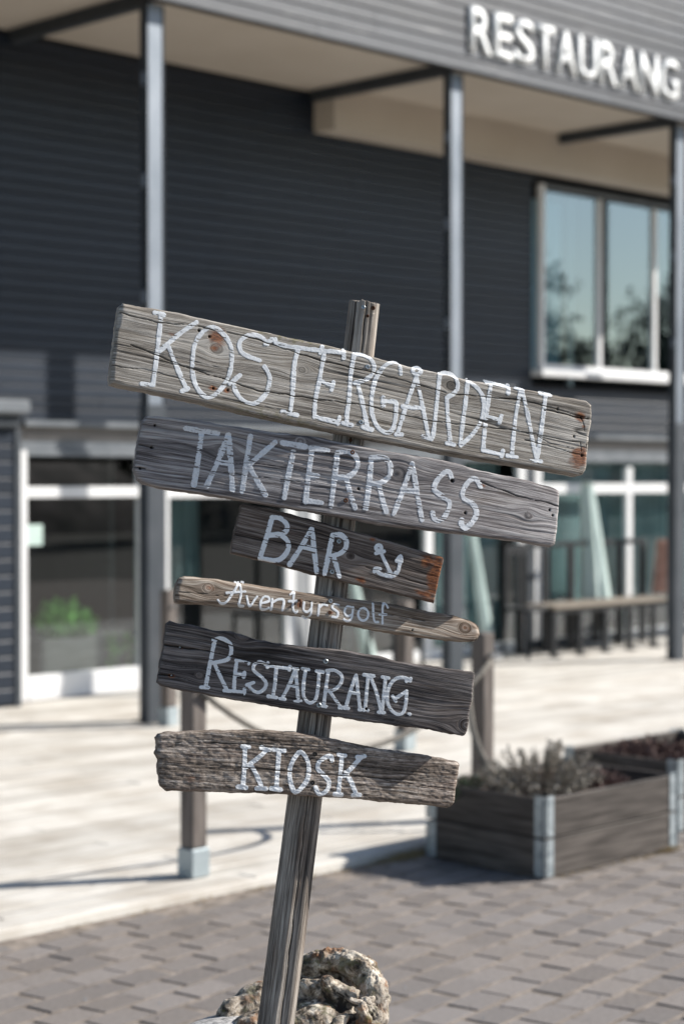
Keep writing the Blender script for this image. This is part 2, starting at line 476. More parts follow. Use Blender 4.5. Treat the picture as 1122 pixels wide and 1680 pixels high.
for k, (_, _, c) in enumerate(cands):
    dz = rnd.uniform(-.0020, .0022); rz = rnd.uniform(-.012, .012)
    if k < 299:
        o = link('paver', rnd.choice(pmeshes), paving, (c.x, c.y, ZP + dz))
        o.rotation_euler = (rnd.uniform(-.012, .012), rnd.uniform(-.012, .012), ang + rz)
    elif (c - org).length < 6.5:
        me = pmeshes[k % 6]; mt = Matrix.Translation((c.x, c.y, ZP + dz)) @ Matrix.Rotation(ang + rz, 4, 'Z')
        stuff.add([mt @ v.co for v in me.vertices], [tuple(p.vertices) for p in me.polygons])
st = stuff.build('pavers', M['paver'], paving); st['kind'] = 'stuff'

# cut strip along the slanting edge between paver courses and deck
MB().box(-3, 20, DE - .16, DE - .012, ZP - .03, ZP - .008).build('edge_gravel', M['joint'], paving)

# ------------------------------------------------------------------ deck
deck = mk('deck', [(-3, DE + .03, -.034), (24, DE + .03, -.034), (24, 11.9, -.034), (-3, 11.9, -.034)], [(0, 1, 2, 3)], M['wallback'], loc=(0, 0, 0))
tag(deck, kind='structure')
BW = .118
rows = int((11.7 - DE) / (BW + .006))
rnd = random.Random(7)
dm = {}
def deck_board(u0, u1, v, w=BW):
    L = round(u1 - u0 - .005, 3)
    key = (L, w)
    if key not in dm:
        mb = MB().box(-L / 2, L / 2, -w / 2, w / 2, -.03, 0, .004)
        me = bpy.data.meshes.new('deck_board'); me.from_pydata(mb.v, [], mb.f); me.materials.append(M['deck']); dm[key] = me
    o = link('deck_board', dm[key], deck, ((u0 + u1) / 2, v, rnd.uniform(-.0015, .0015)))
    o.rotation_euler = (rnd.uniform(-.006, .006), 0, 0)
for r_ in range(rows):
    v = DE + .01 + BW / 2 + r_ * (BW + .007)
    u = [-3.0, -.6, -1.8][r_ % 3] - (0 if r_ % 3 == 0 else 0)
    u = -3.0
    first = [3.6, 2.4, 4.8, 1.2][r_ % 4]
    cuts = [u, u + first]
    while cuts[-1] < 20: cuts.append(cuts[-1] + 4.8)
    for a, b in zip(cuts[:-1], cuts[1:]):
        if b > 1.5 and a < 20: deck_board(a, b, v)
eb = MB().box(-3, 24, DE - .012, DE + .006, ZP - .04, -.004, .003).build('edge_board', M['deck'], deck)

# ------------------------------------------------------------------ building
V0 = 9.98        # fascia front
VP = 10.10       # post line (front face)
VW = 11.75       # wall plane
UE = 18.0        # end of the roof
ZS = 5.06; ZF = 4.97
bld = empty('restaurant_building', (9, VW, 0), 'two storey restaurant building with dark horizontal siding and a post carried overhang', 'building')
MB().box(-2, UE, VW + .04, VW + .2, 2.10, 2.62).box(-2, 14.52, VW + .04, VW + .2, 2.622, ZS).box(14.524, UE, VW + .04, VW + .2, 4.62, ZS).box(17.6, UE, VW + .042, VW + .2, 2.624, 4.618).build('wall', M['wallback'], bld)
# siding
SH = .0905
sm = {}
def board_mesh(name, L, h, d, mat, lap=.006):
    key = (name, round(L, 3), h)
    if key not in sm:
        m = MB()
        # bevelled weatherboard section: bottom thicker than the top
        prof = [(0, 0), (-d * .9, .0), (-d, .004), (-d * .97, h * .86), (-d * .7, h * .93), (0, h - .005)]
        n = len(prof)
        vs = [(x, y, z) for x in (-L / 2, L / 2) for (y, z) in prof]
        fs = [(i, (i + 1) % n, n + (i + 1) % n, n + i) for i in range(n)] + [tuple(range(n))[::-1], tuple(range(n, 2 * n))]
        me = bpy.data.meshes.new(name); me.from_pydata(vs, [], fs); me.materials.append(mat); sm[key] = me
    return sm[key]
def run_boards(name, mat, u0, u1, v, z, h, d, seed):
    rr = random.Random(seed); cuts = [u0]
    nx = u0 + rr.uniform(2.2, 5.0)
    while nx < u1 - 1.2: cuts.append(nx); nx += rr.choice([3.6, 4.2, 4.8])
    cuts.append(u1)
    for a, b in zip(cuts[:-1], cuts[1:]):
        link(name, board_mesh(name, b - a - .004, h, d, mat), bld, ((a + b) / 2, v, z))
z = 2.135; i = 0
while z < ZS - .03:
    hh = min(SH, ZS - z)
    if z + hh > 2.64 and z < 4.62:
        run_boards('siding_board', M['siding'], 3.0, 14.52, VW + .04, z, hh, .016, i)
        if True: run_boards('siding_board', M['siding'], 17.6, UE, VW + .04, z, hh, .016, i)
    else:
        run_boards('siding_board', M['siding'], 3.0, UE, VW + .04, z, hh, .016, i)
    z += SH; i += 1
# fascia and roof
z = ZF; i = 0
while z < 6.7:
    run_boards('fascia_board', M['fascia'], 3.0, UE, V0 + .03, z, .102, .028, 100 + i)
    z += .102; i += 1
MB().box(-2, UE, V0 + .032, V0 + .10, ZF + .002, 6.7).build('fascia_backing', M['wallback'], bld)
MB().box(-2, UE + .05, V0 - .04, 22, 6.7, 6.85).build('roof', M['steel_dark'], bld)
MB().box(-2, UE, V0 + .102, VW + .3, ZS, ZS + .1).build('soffit', M['soffit'], bld)
for k, u in enumerate(np.arange(3.6, UE, 2.44)):
    pass
MB().box(11.50, UE, 11.50, VW + .008, 4.70, ZS - .002).build('soffit_box', M['soffit'], bld)
PU = [2.07, 5.21, 8.35, 11.49, 14.63, 17.77]
for u in PU:
    if u > 3:
        MB().box(u - .04, u + .04, VP + .062, VW + .005, ZF - .005, ZS - .003).build('beam', M['steel_dark'], bld)
        MB().box(u - .07, u + .07, VP, VP + .05, 2.2, ZF - .001, .004).box(u - .075, u - .062, VP - .004, VP + .06, 2.2, ZF - .0012)
        p = MB().box(u - .066, u + .066, VP, VP + .045, 2.2, ZF - .001, .004).build('post', M['steel_light'], bld)
        MB().box(u - .074, u - .068, VP - .006, VP + .075, 2.2, ZF - .002).box(u + .068, u + .074, VP - .006, VP + .075, 2.2, ZF - .002).box(u-.067, u+.067, VP+.047, VP+.06, 2.2, ZF-.003).build('shade_plate', M['steel_dark'], p)  # dark side plates: the shaded left face of the post put into colour
        for zz in (2.9, 3.7, 4.4):
            MB().box(u - .09, u - .075, VP + .01, VP + .05, zz, zz + .09, .003).build('bracket', M['steel_light'], p)
        MB().box(u - .085, u + .085, VP - .012, VP + .085, 0.002, 2.2, .006).build('sleeve', M['sleeve'], p)
        MB().box(u - .12, u + .12, VP - .05, VP + .12, 0.001, .012, .003).build('foot_plate', M['steel_dark'], p)
# rear shell, interior floors and rooms
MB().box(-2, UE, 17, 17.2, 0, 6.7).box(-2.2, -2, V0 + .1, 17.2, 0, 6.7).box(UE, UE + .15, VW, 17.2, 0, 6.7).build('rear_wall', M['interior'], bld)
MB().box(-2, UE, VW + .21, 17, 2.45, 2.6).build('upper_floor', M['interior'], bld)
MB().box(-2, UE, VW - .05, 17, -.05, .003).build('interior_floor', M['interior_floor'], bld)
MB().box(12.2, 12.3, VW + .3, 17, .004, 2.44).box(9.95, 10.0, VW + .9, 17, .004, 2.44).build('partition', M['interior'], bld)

# ledge and headers over the ground floor glazing
MB().box(upx(30, VW), UE, VW - .10, VW + .1, 2.085, 2.13, .004).build('ledge', M['sill'], bld)
MB().box(upx(30, VW), UE, VW - .03, VW + .1, 1.99, 2.083).build('header', M['header'], bld)
MB().box(upx(30, VW), UE, VW - .015, VW + .1, 1.905, 1.988).build('header_rail', M['sill'], bld)

def window(u0, u1, z0, z1, us, zs, t=.055, sill_h=0.0, mat='white_frame', gl='glass', dp=(.03, .03), bot=None):
    m = M[mat]; v0 = VW - dp[0]; v1 = VW + dp[1]
    w = MB().box(u0, u0 + t, v0, v1, z0, z1, .004).build('window', m, bld)
    f = MB().box(u1 - t, u1, v0, v1, z0, z1, .004)
    b = bot if bot else t
    f.box(u0 + t, u1 - t, v0 - .004, v1, z0, z0 + b, .004); f.build('frame', m, w)
    MB().box(u0 + t, u1 - t, v0, v1, z1 - t * .5, z1, .004).build('top_rail', M['sill'] if mat == 'white_frame' else m, w)
    t_ = t * .5
    U = [u0 + t] + list(us) + [u1 - t]
    for u in us:
        MB().box(u - t / 2, u + t / 2, v0 + .002, v1, z0 + b, z1 - t, .004).build('mullion', m, w)
    for zt in zs:
        for a, b2 in zip(U[:-1], U[1:]):
            aa = a + (t / 2 if a in us else 0); bb = b2 - (t / 2 if b2 in us else 0)
            MB().box(aa, bb, v0 + .004, v1, zt - t / 2, zt + t / 2, .004).build('transom', m, w)
    Z = [z0 + b] + list(zs) + [z1 - t]
    for a, b2 in zip(U[:-1], U[1:]):
        for c, d in zip(Z[:-1], Z[1:]):
            aa = a + (t / 2 if a in us else 0); bb = b2 - (t / 2 if b2 in us else 0)
            cc = c + (t / 2 if c in zs else 0); dd = d - (t / 2 if d in zs else 0)
            MB().box(aa + .002, bb - .002, VW + .004, VW + .010, cc + .002, dd - .002).build('pane', M[gl], w)
    return w
uA0 = upx(27, VW); uB0 = upx(258, VW); uB1 = upx(481, VW)
window(uA0, uB0 - .12, .0, 1.903, [], [1.585], t=.085, bot=.19)
MB().box(uB0 - .118, uB0 - .002, VW - .02, VW + .06, 0.004, 1.903).build('wall_panel', M['sleeve'], bld)
window(uB0, uB1, .0, 1.903, [], [1.585], t=.105, bot=.14)
MB().box(uB1 + .002, uB1 + .17, VW - .02, VW + .06, 0.004, 1.903).build('wall_panel', M['panel'], bld)
uC1 = upx(858, VW)
window(uB1 + .172, uC1, .0, 1.903, [upx(701, VW)], [1.585], t=.10, bot=.10)
MB().box(uC1 + .002, uC1 + .15, VW - .02, VW + .06, 0.004, 1.903).build('wall_panel', M['sleeve'], bld)
window(uC1 + .152, UE - .1, .0, 1.903, [upx(1029, VW)], [1.585], t=.10, bot=.10, mat='white_frame')
MB().box(uC1 + .152, UE - .1, VW - .12, VW - .036, 0.003, .10, .004).build('threshold', M['sleeve'], bld)
# upper window
window(14.60, 17.55, 2.76, 4.60, [upx(980, VW), upx(1070, VW)], [], t=.062, gl='glass_up', mat='white_frame')
MB().box(14.50, 17.62, VW - .13, VW + .02, 2.70, 2.757, .004).build('window_ledge', M['white_frame'], bld)
MB().box(upx(930, VW+.5)-.03, upx(930, VW+.5)+.03, VW+.45, VW+.5, 2.62, 4.6).build('inner_post', M['panel'], bld)

def curtain(u0, u1, v, z0, z1, mat, amp=.035, wl=.12, seed=0, parent=bld, name='curtain'):
    n = int((u1 - u0) / .012); vs = []; fs = []
    rr = np.random.RandomState(seed); ph = rr.rand() * 6
    for k in range(5):
        zt = k / 4
        for i in range(n + 1):
            u = u0 + (u1 - u0) * i / n
            a = amp * (.6 + .4 * math.sin(u * 3 + ph)) * (1.0 - .35 * zt)
            vs.append((u + .01 * math.sin(u * 9 + zt * 3), v + a * math.sin(2 * math.pi * u / wl + ph + .6 * math.sin(u * 7)), z0 + (z1 - z0) * zt))
    for k in range(4):
        for i in range(n):
            a = k * (n + 1) + i; fs.append((a, a + 1, a + n + 2, a + n + 1))
    return mk(name, vs, fs, mat, parent, True)
curtain(14.7, 17.7, VW + .16, .35, 1.9, M['curtain'], seed=1)
curtain(13.3, 14.2, VW + .2, .1, 1.9, M['curtain'], seed=2)
curtain(14.64, 15.25, VW + .25, 2.75, 4.5, M['curtain_blue'], seed=3)
curtain(10.25, 10.75, VW + .7, .7, 1.6, M['curtain'], seed=5)

# timber screen at the left end, with its pale metal cap
uS = upx(26, VW - .25)
scr = MB().box(3.0, uS, VW - .22, VW - .02, 0.003, 2.06).build('screen_wall', M['wallback'], bld)
for k in range(17):
    zz = .02 + k * .12
    link('siding_board', board_mesh('screen_board', uS - 3.0, .12, .02, M['siding']), bld, ((3.0 + uS) / 2, VW - .221, zz))
MB().box(uS - .0, uS + .05, VW - .252, VW - .03, .003, 2.06, .003).build('corner_board', M['sleeve'], bld)
MB().box(3.0, uS + .07, VW - .36, VW - .05, 2.16, 2.27, .02).build('lamp_rail', M['sill'], bld)
MB().box(3.0, uS + .02, VW - .30, VW - .06, 2.062, 2.158, .01).build('rail_bracket', M['steel_dark'], bld)
# notice on the glass
nt = MB().box(upx(43, VW - .03), upx(73, VW - .03), VW - .012, VW - .006, 1.18, 1.34, .002).build('notice', M['notice'])
tag(nt, 'small pale green square notice stuck on the left ground floor window', 'notice')
nt['_b'] = (0, 0, 0)

# RESTAURANG sign
sgn = empty('restaurant_sign', (13.0, V0 - .03, 5.12), 'white raised capital letters spelling RESTAURANG on the grey fascia', 'sign')
UL0, UL1, ZB, ZT = upx(772, V0 - .03), upx(1114, V0 - .03), 5.125, 5.49
txt = 'RESTAURANG'
wd = {'R': 1.05, 'E': .93, 'S': 1.0, 'T': .95, 'A': 1.1, 'U': 1.03, 'N': 1.07, 'G': 1.1}
tot = sum(wd[c] for c in txt); x = UL0; sc = (UL1 - UL0) / tot
for c in txt:
    cu = bpy.data.curves.new('letter', 'FONT'); cu.body = c; cu.size = 1; cu.offset = .014; cu.extrude = .0; cu.resolution_u = 6
    to = bpy.data.objects.new('tmp', cu); COL.objects.link(to)
    dg = bpy.context.evaluated_depsgraph_get(); dg.update()
    me = bpy.data.meshes.new_from_object(to.evaluated_get(dg)); bpy.data.objects.remove(to)
    bm = bmesh.new(); bm.from_mesh(me); bmesh.ops.remove_doubles(bm, verts=bm.verts, dist=1e-5)
    xs = [v.co.x for v in bm.verts]; ys = [v.co.y for v in bm.verts]
    w = wd[c] * sc * .90
    for v in bm.verts:
        a = (v.co.x - min(xs)) / (max(xs) - min(xs)); b = (v.co.y - min(ys)) / (max(ys) - min(ys))
        v.co = Vector((x + a * w, V0 - .022, ZB + b * (ZT - ZB))) - base_of(sgn)
    r2 = bmesh.ops.extrude_face_region(bm, geom=bm.faces[:])
    for v in [g for g in r2['geom'] if isinstance(g, bmesh.types.BMVert)]: v.co.y += .020
    bmesh.ops.recalc_face_normals(bm, faces=bm.faces[:])
    me2 = bpy.data.meshes.new('letter'); bm.to_mesh(me2); bm.free(); me2.materials.append(M['sign_white'])
    link('letter', me2, sgn)
    x += wd[c] * sc

# ------------------------------------------------------------------ rope fence on the deck
def fence_post(loc):
    t = empty('fence_post', loc)
    MB().box(loc[0] - .042, loc[0] + .042, loc[1] - .042, loc[1] + .042, loc[2] + .128, loc[2] + .93, .006).build('timber', M['fence_wood'], t)
    MB().box(loc[0] - .05, loc[0] + .05, loc[1] - .05, loc[1] + .05, loc[2] + .003, loc[2] + .125, .004).build('steel_shoe', M['fence_foot'], t)
    MB().tube([(loc[0], loc[1] - .06, loc[2] + .82), (loc[0], loc[1] - .04, loc[2] + .82)], .012, 8).build('rope_eye', M['screw'], t)
    return t
g1 = gnd(318, 1438); g2 = gnd(791, 1344)
p0 = fence_post((g1.x, g1.y, 0)); note_children(p0)
fps = [p0]
for g in (g2, gnd(664, 1231), gnd(277, 1190)):
    c = copy_tree(p0); c.location = (g.x, g.y, 0); fps.append(c)
for c, l in zip(fps, ('square fence post with a pale steel shoe at the deck edge left of the signpost',
                      'square fence post rising behind the heather in the planter box',
                      'short square post on the middle of the deck, mostly hidden behind the RESTAURANG board',
                      'brown square post standing beside the building post left of the sign')):
    tag(c, l, 'fence post', 'square posts of the rope fence on the deck')
def rope(a, b, sag, label, r=.014, n=24):
    a = Vector(a); b = Vector(b); pts = []
    for i in range(n + 1):
        t = i / n; p = a.lerp(b, t); p.z -= sag * 4 * t * (1 - t); pts.append(p)
    o = MB().tube(pts, r, 8).build('rope', M['rope'], None, True, loc=a); tag(o, label, 'rope', 'ropes of the deck fence'); return o
L0 = fps[0].location; L1 = fps[1].location; L2 = fps[2].location
e = Vector((0, -.055, .79))
rope(L0 + e, L1 + e, .34, 'grey rope sagging between the two front fence posts behind the KIOSK board')
o = MB().tube([at(768, 1150, 9.2), at(774, 1195, 9.15), at(786, 1232, 9.12), at(804, 1266, 9.1), at(822, 1300, 9.1), at(830, 1330, 9.1)], .016, 8).build('rope', M['rope'], None, True)
tag(o, 'thick loose rope end hanging down in front of the post behind the heather', 'rope')

# ------------------------------------------------------------------ planters (pallet collars)
def planter(name, u0, v0, L, W, label, hz=.345):
    t = empty(name, (u0, v0, ZP)); tag(t, label, 'planter', 'pallet collar planter boxes along the deck')
    th = .022; z0 = ZP + .006
    for k in range(2):
        a = z0 + k * hz / 2 + (.002 if k else 0); b = z0 + (k + 1) * hz / 2 - .004
        for (x0, x1, y0, y1) in ((u0 + .002, u0 + L - .002, v0, v0 + th), (u0 + .002, u0 + L - .002, v0 + W - th, v0 + W),
                                 (u0, u0 + th, v0 + th + .002, v0 + W - th - .002), (u0 + L - th, u0 + L, v0 + th + .002, v0 + W - th - .002)):
            MB().box(x0, x1, y0, y1, a, b, .003).build('plank', M['planter'], t)
    for (cx, cy, sx, sy) in ((u0, v0, 1, 1), (u0 + L, v0, -1, 1), (u0, v0 + W, 1, -1), (u0 + L, v0 + W, -1, -1)):
        for k in range(2):
            a = z0 + k * hz / 2 + .004; b = z0 + (k + 1) * hz / 2 - .008 + (.016 if k else 0)
            hx = MB(); xa, xb = sorted((cx + sx * .014, cx + sx * .058)); ya, yb = sorted((cy - sy * .004, cy - sy * .001))
            hx.box(xa, xb, ya, yb, a, b)
            xa, xb = sorted((cx - sx * .004, cx - sx * .001)); ya, yb = sorted((cy + sy * .010, cy + sy * .054)); hx.box(xa, xb, ya, yb, a, b)
            hx.tube([(cx - sx * .002, cy - sy * .002, a), (cx - sx * .002, cy - sy * .002, b)], .005, 8)
            hg = hx.build('hinge', M['galv'], t)
    # soil
    n = 26; vs = []; fs = []
    for j in range(n + 1):
        for i in range(n + 1):
            x = u0 + th + (L - 2 * th) * i / n; y = v0 + th + (W - 2 * th) * j / n
            vs.append((x, y, z0 + hz * .80 + .02 * float(noise(np.array(x * 9), np.array(y * 9)))))
    for j in range(n):
        for i in range(n):
            a = j * (n + 1) + i; fs.append((a, a + 1, a + n + 2, a + n + 1))
    mk('soil', vs, fs, M['soil'], t, True)
    return t
c0 = gnd(893, 1444, ZP)
planter('planter_box', c0.x, c0.y, .98, .68, 'dark wooden planter box with zinc corner hinges holding grey heather')
c1 = gnd(1109, 1368, ZP)
planter('planter_box', c1.x, c1.y, .98, .68, 'dark planter box cut off by the right edge, behind the heather planter')

def shrub(name, cx, cy, zb, rx, ry, h, n, matl, mats, seed, label, cat, leaf=.011, nleaf=26, lean=.5, pend=None):
    rr = random.Random(seed); t = empty(name, (cx, cy, zb)); tag(t, label, cat)
    S = MB(); Lf = MB()
    for k in range(n):
        a = rr.uniform(0, 6.283); q = math.sqrt(rr.random())
        b = Vector((cx + rx * .45 * q * math.cos(a), cy + ry * .45 * q * math.sin(a), zb))
        hh = h * (1.0 - .55 * q * q) * rr.uniform(.6, 1.08)
        tip = Vector((cx + rx * q * math.cos(a) * 1.05, cy + ry * q * math.sin(a) * 1.05, zb + hh))
        mid = b.lerp(tip, .5) + Vector((rr.uniform(-.02, .02), rr.uniform(-.02, .02), hh * .12))
        pts = []
        for i in range(6):
            s = i / 5; pts.append((b * (1 - s) ** 2 + mid * 2 * s * (1 - s) + tip * s * s))
        S.tube(pts, [.0035, .003, .0026, .0022, .0018, .001], 4)
        for i in range(nleaf):
            s = rr.uniform(.2, 1); p = b * (1 - s) ** 2 + mid * 2 * s * (1 - s) + tip * s * s
            d = Vector((rr.gauss(0, .9), rr.gauss(0, .9), rr.gauss(.6, .7))).normalized(); w = d.cross(Vector((rr.random(), rr.random(), rr.random()))).normalized()
            l = leaf * rr.uniform(.7, 1.8); p = p + d * .004
            Lf.add([p - w * l * .22, p + d * l * .55 - w * l * .4, p + d * l * 1.3, p + d * l * .55 + w * l * .4], [(0, 1, 2, 3)])
    S.build('stems', mats, t); Lf.build('leaves', matl, t); return t
hz = ZP + .27
hc = Vector((c0.x + .24, c0.y + .34))
shrub('heather_plant', hc.x + .10, hc.y - .04, hz, .34, .26, .27, 120, M['leaf_grey'], M['stem'], 3, 'bushy grey green heather growing in the nearer planter box', 'plant', .0085, 60)
shrub('low_plant', c0.x + .08, c0.y + .52, hz, .12, .12, .12, 50, M['leaf_moss'], M['stem'], 8, 'low green plant at the left rear corner of the nearer planter box', 'plant', .012, 12)
shrub('dry_plant', c0.x + .72, c0.y + .36, hz, .22, .24, .09, 170, M['dry'], M['dry'], 5, 'low brown withered plants at the right end of the nearer planter box', 'plant', .014, 12)
shrub('dry_plant', c1.x + .30, c1.y + .36, hz, .30, .28, .12, 200, M['dry'], M['dry'], 6, 'brown withered plants in the planter box at the right edge', 'plant', .016, 12)

# weeds along the edge of the deck
def tufts(name, pts, label, kindstuff=True):
    rr = random.Random(11); m = MB()
    for (x, y, z, n, r, h) in pts:
        for k in range(n):
            a = rr.uniform(0, 6.28); q = rr.random() * r; b = Vector((x + q * math.cos(a) * 2.2, y + q * math.sin(a) * .6, z))
            d = Vector((rr.gauss(0, .5), rr.gauss(0, .5), 1)).normalized(); l = h * rr.uniform(.5, 1.2); w = Vector((rr.gauss(0, 1), rr.gauss(0, 1), 0)).normalized() * .002
            m.add([b - w, b + w, b + d * l], [(0, 1, 2)])
    o = m.build(name, M['grass'], None); tag(o, label, 'grass', kind='stuff'); return o
tp = []
for px, n, hh in ((655, 260, .035), (672, 260, .04), (640, 120, .03), (690, 160, .03), (560, 60, .02), (420, 60, .02), (330, 50, .018), (230, 40, .015), (600, 60, .02), (505, 50, .02), (120, 40, .015)):
    u = upx(px, DE - .03); tp.append((u, DE - .05, ZP - .005, n, .07, hh))
for k in range(12): tp.append((c0.x + .1 + k * .075, c0.y - .02, ZP - .003, 30, .03, .018))
tp.append((c0.x + .9, c0.y - .02, ZP, 120, .04, .035))
tufts('weeds', tp, 'dry yellow weeds growing along the deck edge and planter')
# fallen leaves and chips
rr = random.Random(21); lm = MB()
for k in range(70):
    px = rr.uniform(-50, 1180); py = rr.uniform(1460, 1680); g = gnd(px, py, ZP + .004)
    if g.y > DE - .05: continue
    a = rr.uniform(0, 6.28); s = rr.uniform(.003, .008)
    x = Vector((math.cos(a), math.sin(a), .2)) * s; y = Vector((-math.sin(a), math.cos(a), .3)) * s * .6
    lm.add([g - x, g - y, g + x + Vector((0, 0, .003)), g + y], [(0, 1, 2, 3)])
tag(lm.build('dry_leaf_litter', M['sill'], None), 'tiny pale leaf scraps scattered over the pavers', 'litter', kind='stuff')

# ------------------------------------------------------------------ bench, parasols and planter by the glass
def bench():
    y0 = 11.02; u0 = upx(909, y0); u1 = upx(1104, y0)+.15; y1 = y0 + .42
    t = empty('bench', ((u0 + u1) / 2, y0 + .2, 0), 'long black framed bench with weathered wooden seat slats in front of the curtained window', 'bench')
    for k in range(4):
        MB().box(u0, u1, y0 + k * .105, y0 + k * .105 + .09, .455, .49, .005).build('seat_slat', M['bench_wood'], t)
    MB().box(u0, u1, y1 + .02, y1 + .05, 1.02, 1.07, .004).build('back_rail', M['black'], t)
    MB().box(u0 + .02, u1 - .02, y0 + .02, y0 + .06, .41, .452, .003).build('seat_rail', M['black'], t)
    us = np.linspace(u0 + .04, u1 - .04, 6)
    for u in us:
        MB().box(u - .045, u + .045, y1 + .018, y1 + .052, .004, 1.018, .004).build('rear_leg', M['black'], t)
    for u in us:
        MB().box(u - .032, u + .032, y0 + .02, y0 + .06, .004, .408, .004).build('front_leg', M['black'], t)
        MB().box(u - .035, u + .035, y0 - .03, y0 + .08, .003, .02, .003).build('foot', M['black'], t)
    return u0, u1, y0, y1
bu0, bu1, by0, by1 = bench()
def stool(u, y, label):
    t = empty('bar_stool', (u, y, 0), label, 'stool', 'black stools beside the bench')
    MB().box(u - .19, u + .19, y - .17, y + .17, .44, .475, .01).build('seat', M['black'], t)
    for sx in (-1, 1):
        for sy in (-1, 1):
            MB().beam((u + sx * .16, y + sy * .14, .44), (u + sx * .18, y + sy * .16, .004), .035, .035).build('leg', M['black'], t)
    MB().box(u - .17, u - .13, y + .13, y + .165, .475, 1.05, .004).build('back_post', M['black'], t)
    MB().box(u + .13, u + .17, y + .13, y + .165, .475, 1.05, .004).build('back_post', M['black'], t)
    MB().box(u - .17, u + .17, y + .128, y + .15, 0.96, 1.05, .004).build('back_rail', M['black'], t)
stool(upx(872, 11.2), 11.25, 'black chair immediately left of the wooden bench')
stool(upx(662, 10.8), 10.9, 'black chair behind the signpost, seen under the slim golf board')

# folded blanket on the bench end
bl = MB()
n = 14
ux = upx(1092, 11.3)
vs = []; fs = []
for j in range(n + 1):
    for i in range(n + 1):
        s = i / n; q = j / n
        w = .06 + .09 * (1 - q) ** 1.3
        vs.append((ux + (s - .5) * w * 1.6 + .05 * (1 - q), 11.30 + .05 * math.sin(s * 9) + .06 * (1 - q), .50 + q * .56))
for j in range(n):
    for i in range(n):
        a = j * (n + 1) + i; fs.append((a, a + 1, a + n + 2, a + n + 1))
k0 = len(vs); vs2 = [(x, y + .05, z_) for x, y, z_ in vs]; vs += vs2; fs += [tuple(k0 + i for i in f[::-1]) for f in fs]
for i in range(n):
    for a, b in ((i, i + 1), ):
        fs.append((a, k0 + a, k0 + b, b)); T0 = n * (n + 1); fs.append((T0 + a, T0 + b, k0 + T0 + b, k0 + T0 + a))
        fs.append((a * (n + 1), b * (n + 1), k0 + b * (n + 1), k0 + a * (n + 1))); fs.append((a * (n + 1) + n, k0 + a * (n + 1) + n, k0 + b * (n + 1) + n, b * (n + 1) + n))
tag(mk('blanket', vs, fs, M['terracotta'], None, True), 'terracotta coloured blanket hanging over the right end of the bench', 'blanket')

def parasol(px0, py0, px1, py1, v, wtop, wbot, label):
    """closed parasol, leaning a little, its foot at the lower pixel"""
    def P(px, py):
        u = upx(px, v); q = Vector((u, v, 0)); d = q.dot(FW)
        return at(px, py, d)
    a = P(px0, py0); b = P(px1, py1)
    foot = Vector((b.x, b.y, 0))
    t = empty('closed_parasol', foot, label, 'parasol', 'closed pale green parasols by the glazed front')
    n = 40; rows_ = 14; vs = []; fs = []
    for j in range(rows_ + 1):
        s = j / rows_; c = a.lerp(b, s); r0 = wtop + (wbot - wtop) * s ** .8
        for i in range(n):
            g = 2 * math.pi * i / n
            r_ = r0 * (.68 + .32 * abs(math.sin(g * 4 + s * 1.2)))
            vs.append(c + Vector((math.cos(g) * r_, math.sin(g) * r_ * .7, .02 * math.sin(g * 8) * s)))
    for j in range(rows_):
        for i in range(n):
            fs.append((j * n + i, j * n + (i + 1) % n, (j + 1) * n + (i + 1) % n, (j + 1) * n + i))
    fs.append(tuple(range(n)))
    mk('canopy', vs, fs, M['parasol'], t, True)
    MB().tube([a + (a - b).normalized() * .06, b + (b - a).normalized() * .0, Vector((b.x, b.y, .05))], .018, 8).build('pole', M['steel_dark'], t)
    bm_ = MB().tube([(foot.x, foot.y, .003), (foot.x, foot.y, .05)], .16, 20).build('foot_plate', M['panel'], t)
parasol(962, 790, 976, 982, 11.5, .07, .19, 'closed pale green parasol behind the bench, widest of the three')
parasol(763, 800, 797, 1040, 11.45, .035, .075, 'slim closed pale green parasol leaning just right of the middle building post')
parasol(575, 930, 606, 1088, 11.45, .035, .08, 'slim closed pale green parasol seen just right of the signpost under the BAR board')

# planter added behind the left window to stand in for a reflected one
ipu0 = upx(48, 12.06); ipu1 = upx(240, 12.06)
ip = empty('reflection_planter', ((ipu0 + ipu1) / 2, 12.06, 0), 'long grey planter box behind the left ground floor window, standing in for a reflected one', 'planter')
MB().box(ipu0, ipu1, 11.90, 11.92, .004, .44, .004).build('front_panel', M['planter_in'], ip)
MB().box(ipu0, ipu1, 12.28, 12.30, .004, .44, .004).build('rear_panel', M['planter_in'], ip)
MB().box(ipu0, ipu0 + .02, 11.922, 12.278, .004, .44, .004).build('side_panel', M['planter_in'], ip)
MB().box(ipu1 - .02, ipu1, 11.922, 12.278, .004, .44, .004).build('side_panel', M['planter_in'], ip)
MB().box(ipu0 + .022, ipu1 - .022, 11.922, 12.278, .34, .40).build('soil', M['soil'], ip)
ua = upx(92, 12.06); ub = upx(130, 12.06)
shrub('green_plant', ua + .06, 12.06, .42, .28, .17, .30, 110, M['leaf_green'], M['stem'], 31, 'bright green bushy plant in the stand-in planter behind the left window', 'plant', .045, 22)
tr = empty('trailing_plant', (ub + .3, 11.88, .36), 'light green plant trailing over the front of the stand-in planter behind the left window', 'plant')
rr = random.Random(9); S = MB(); Lf = MB()
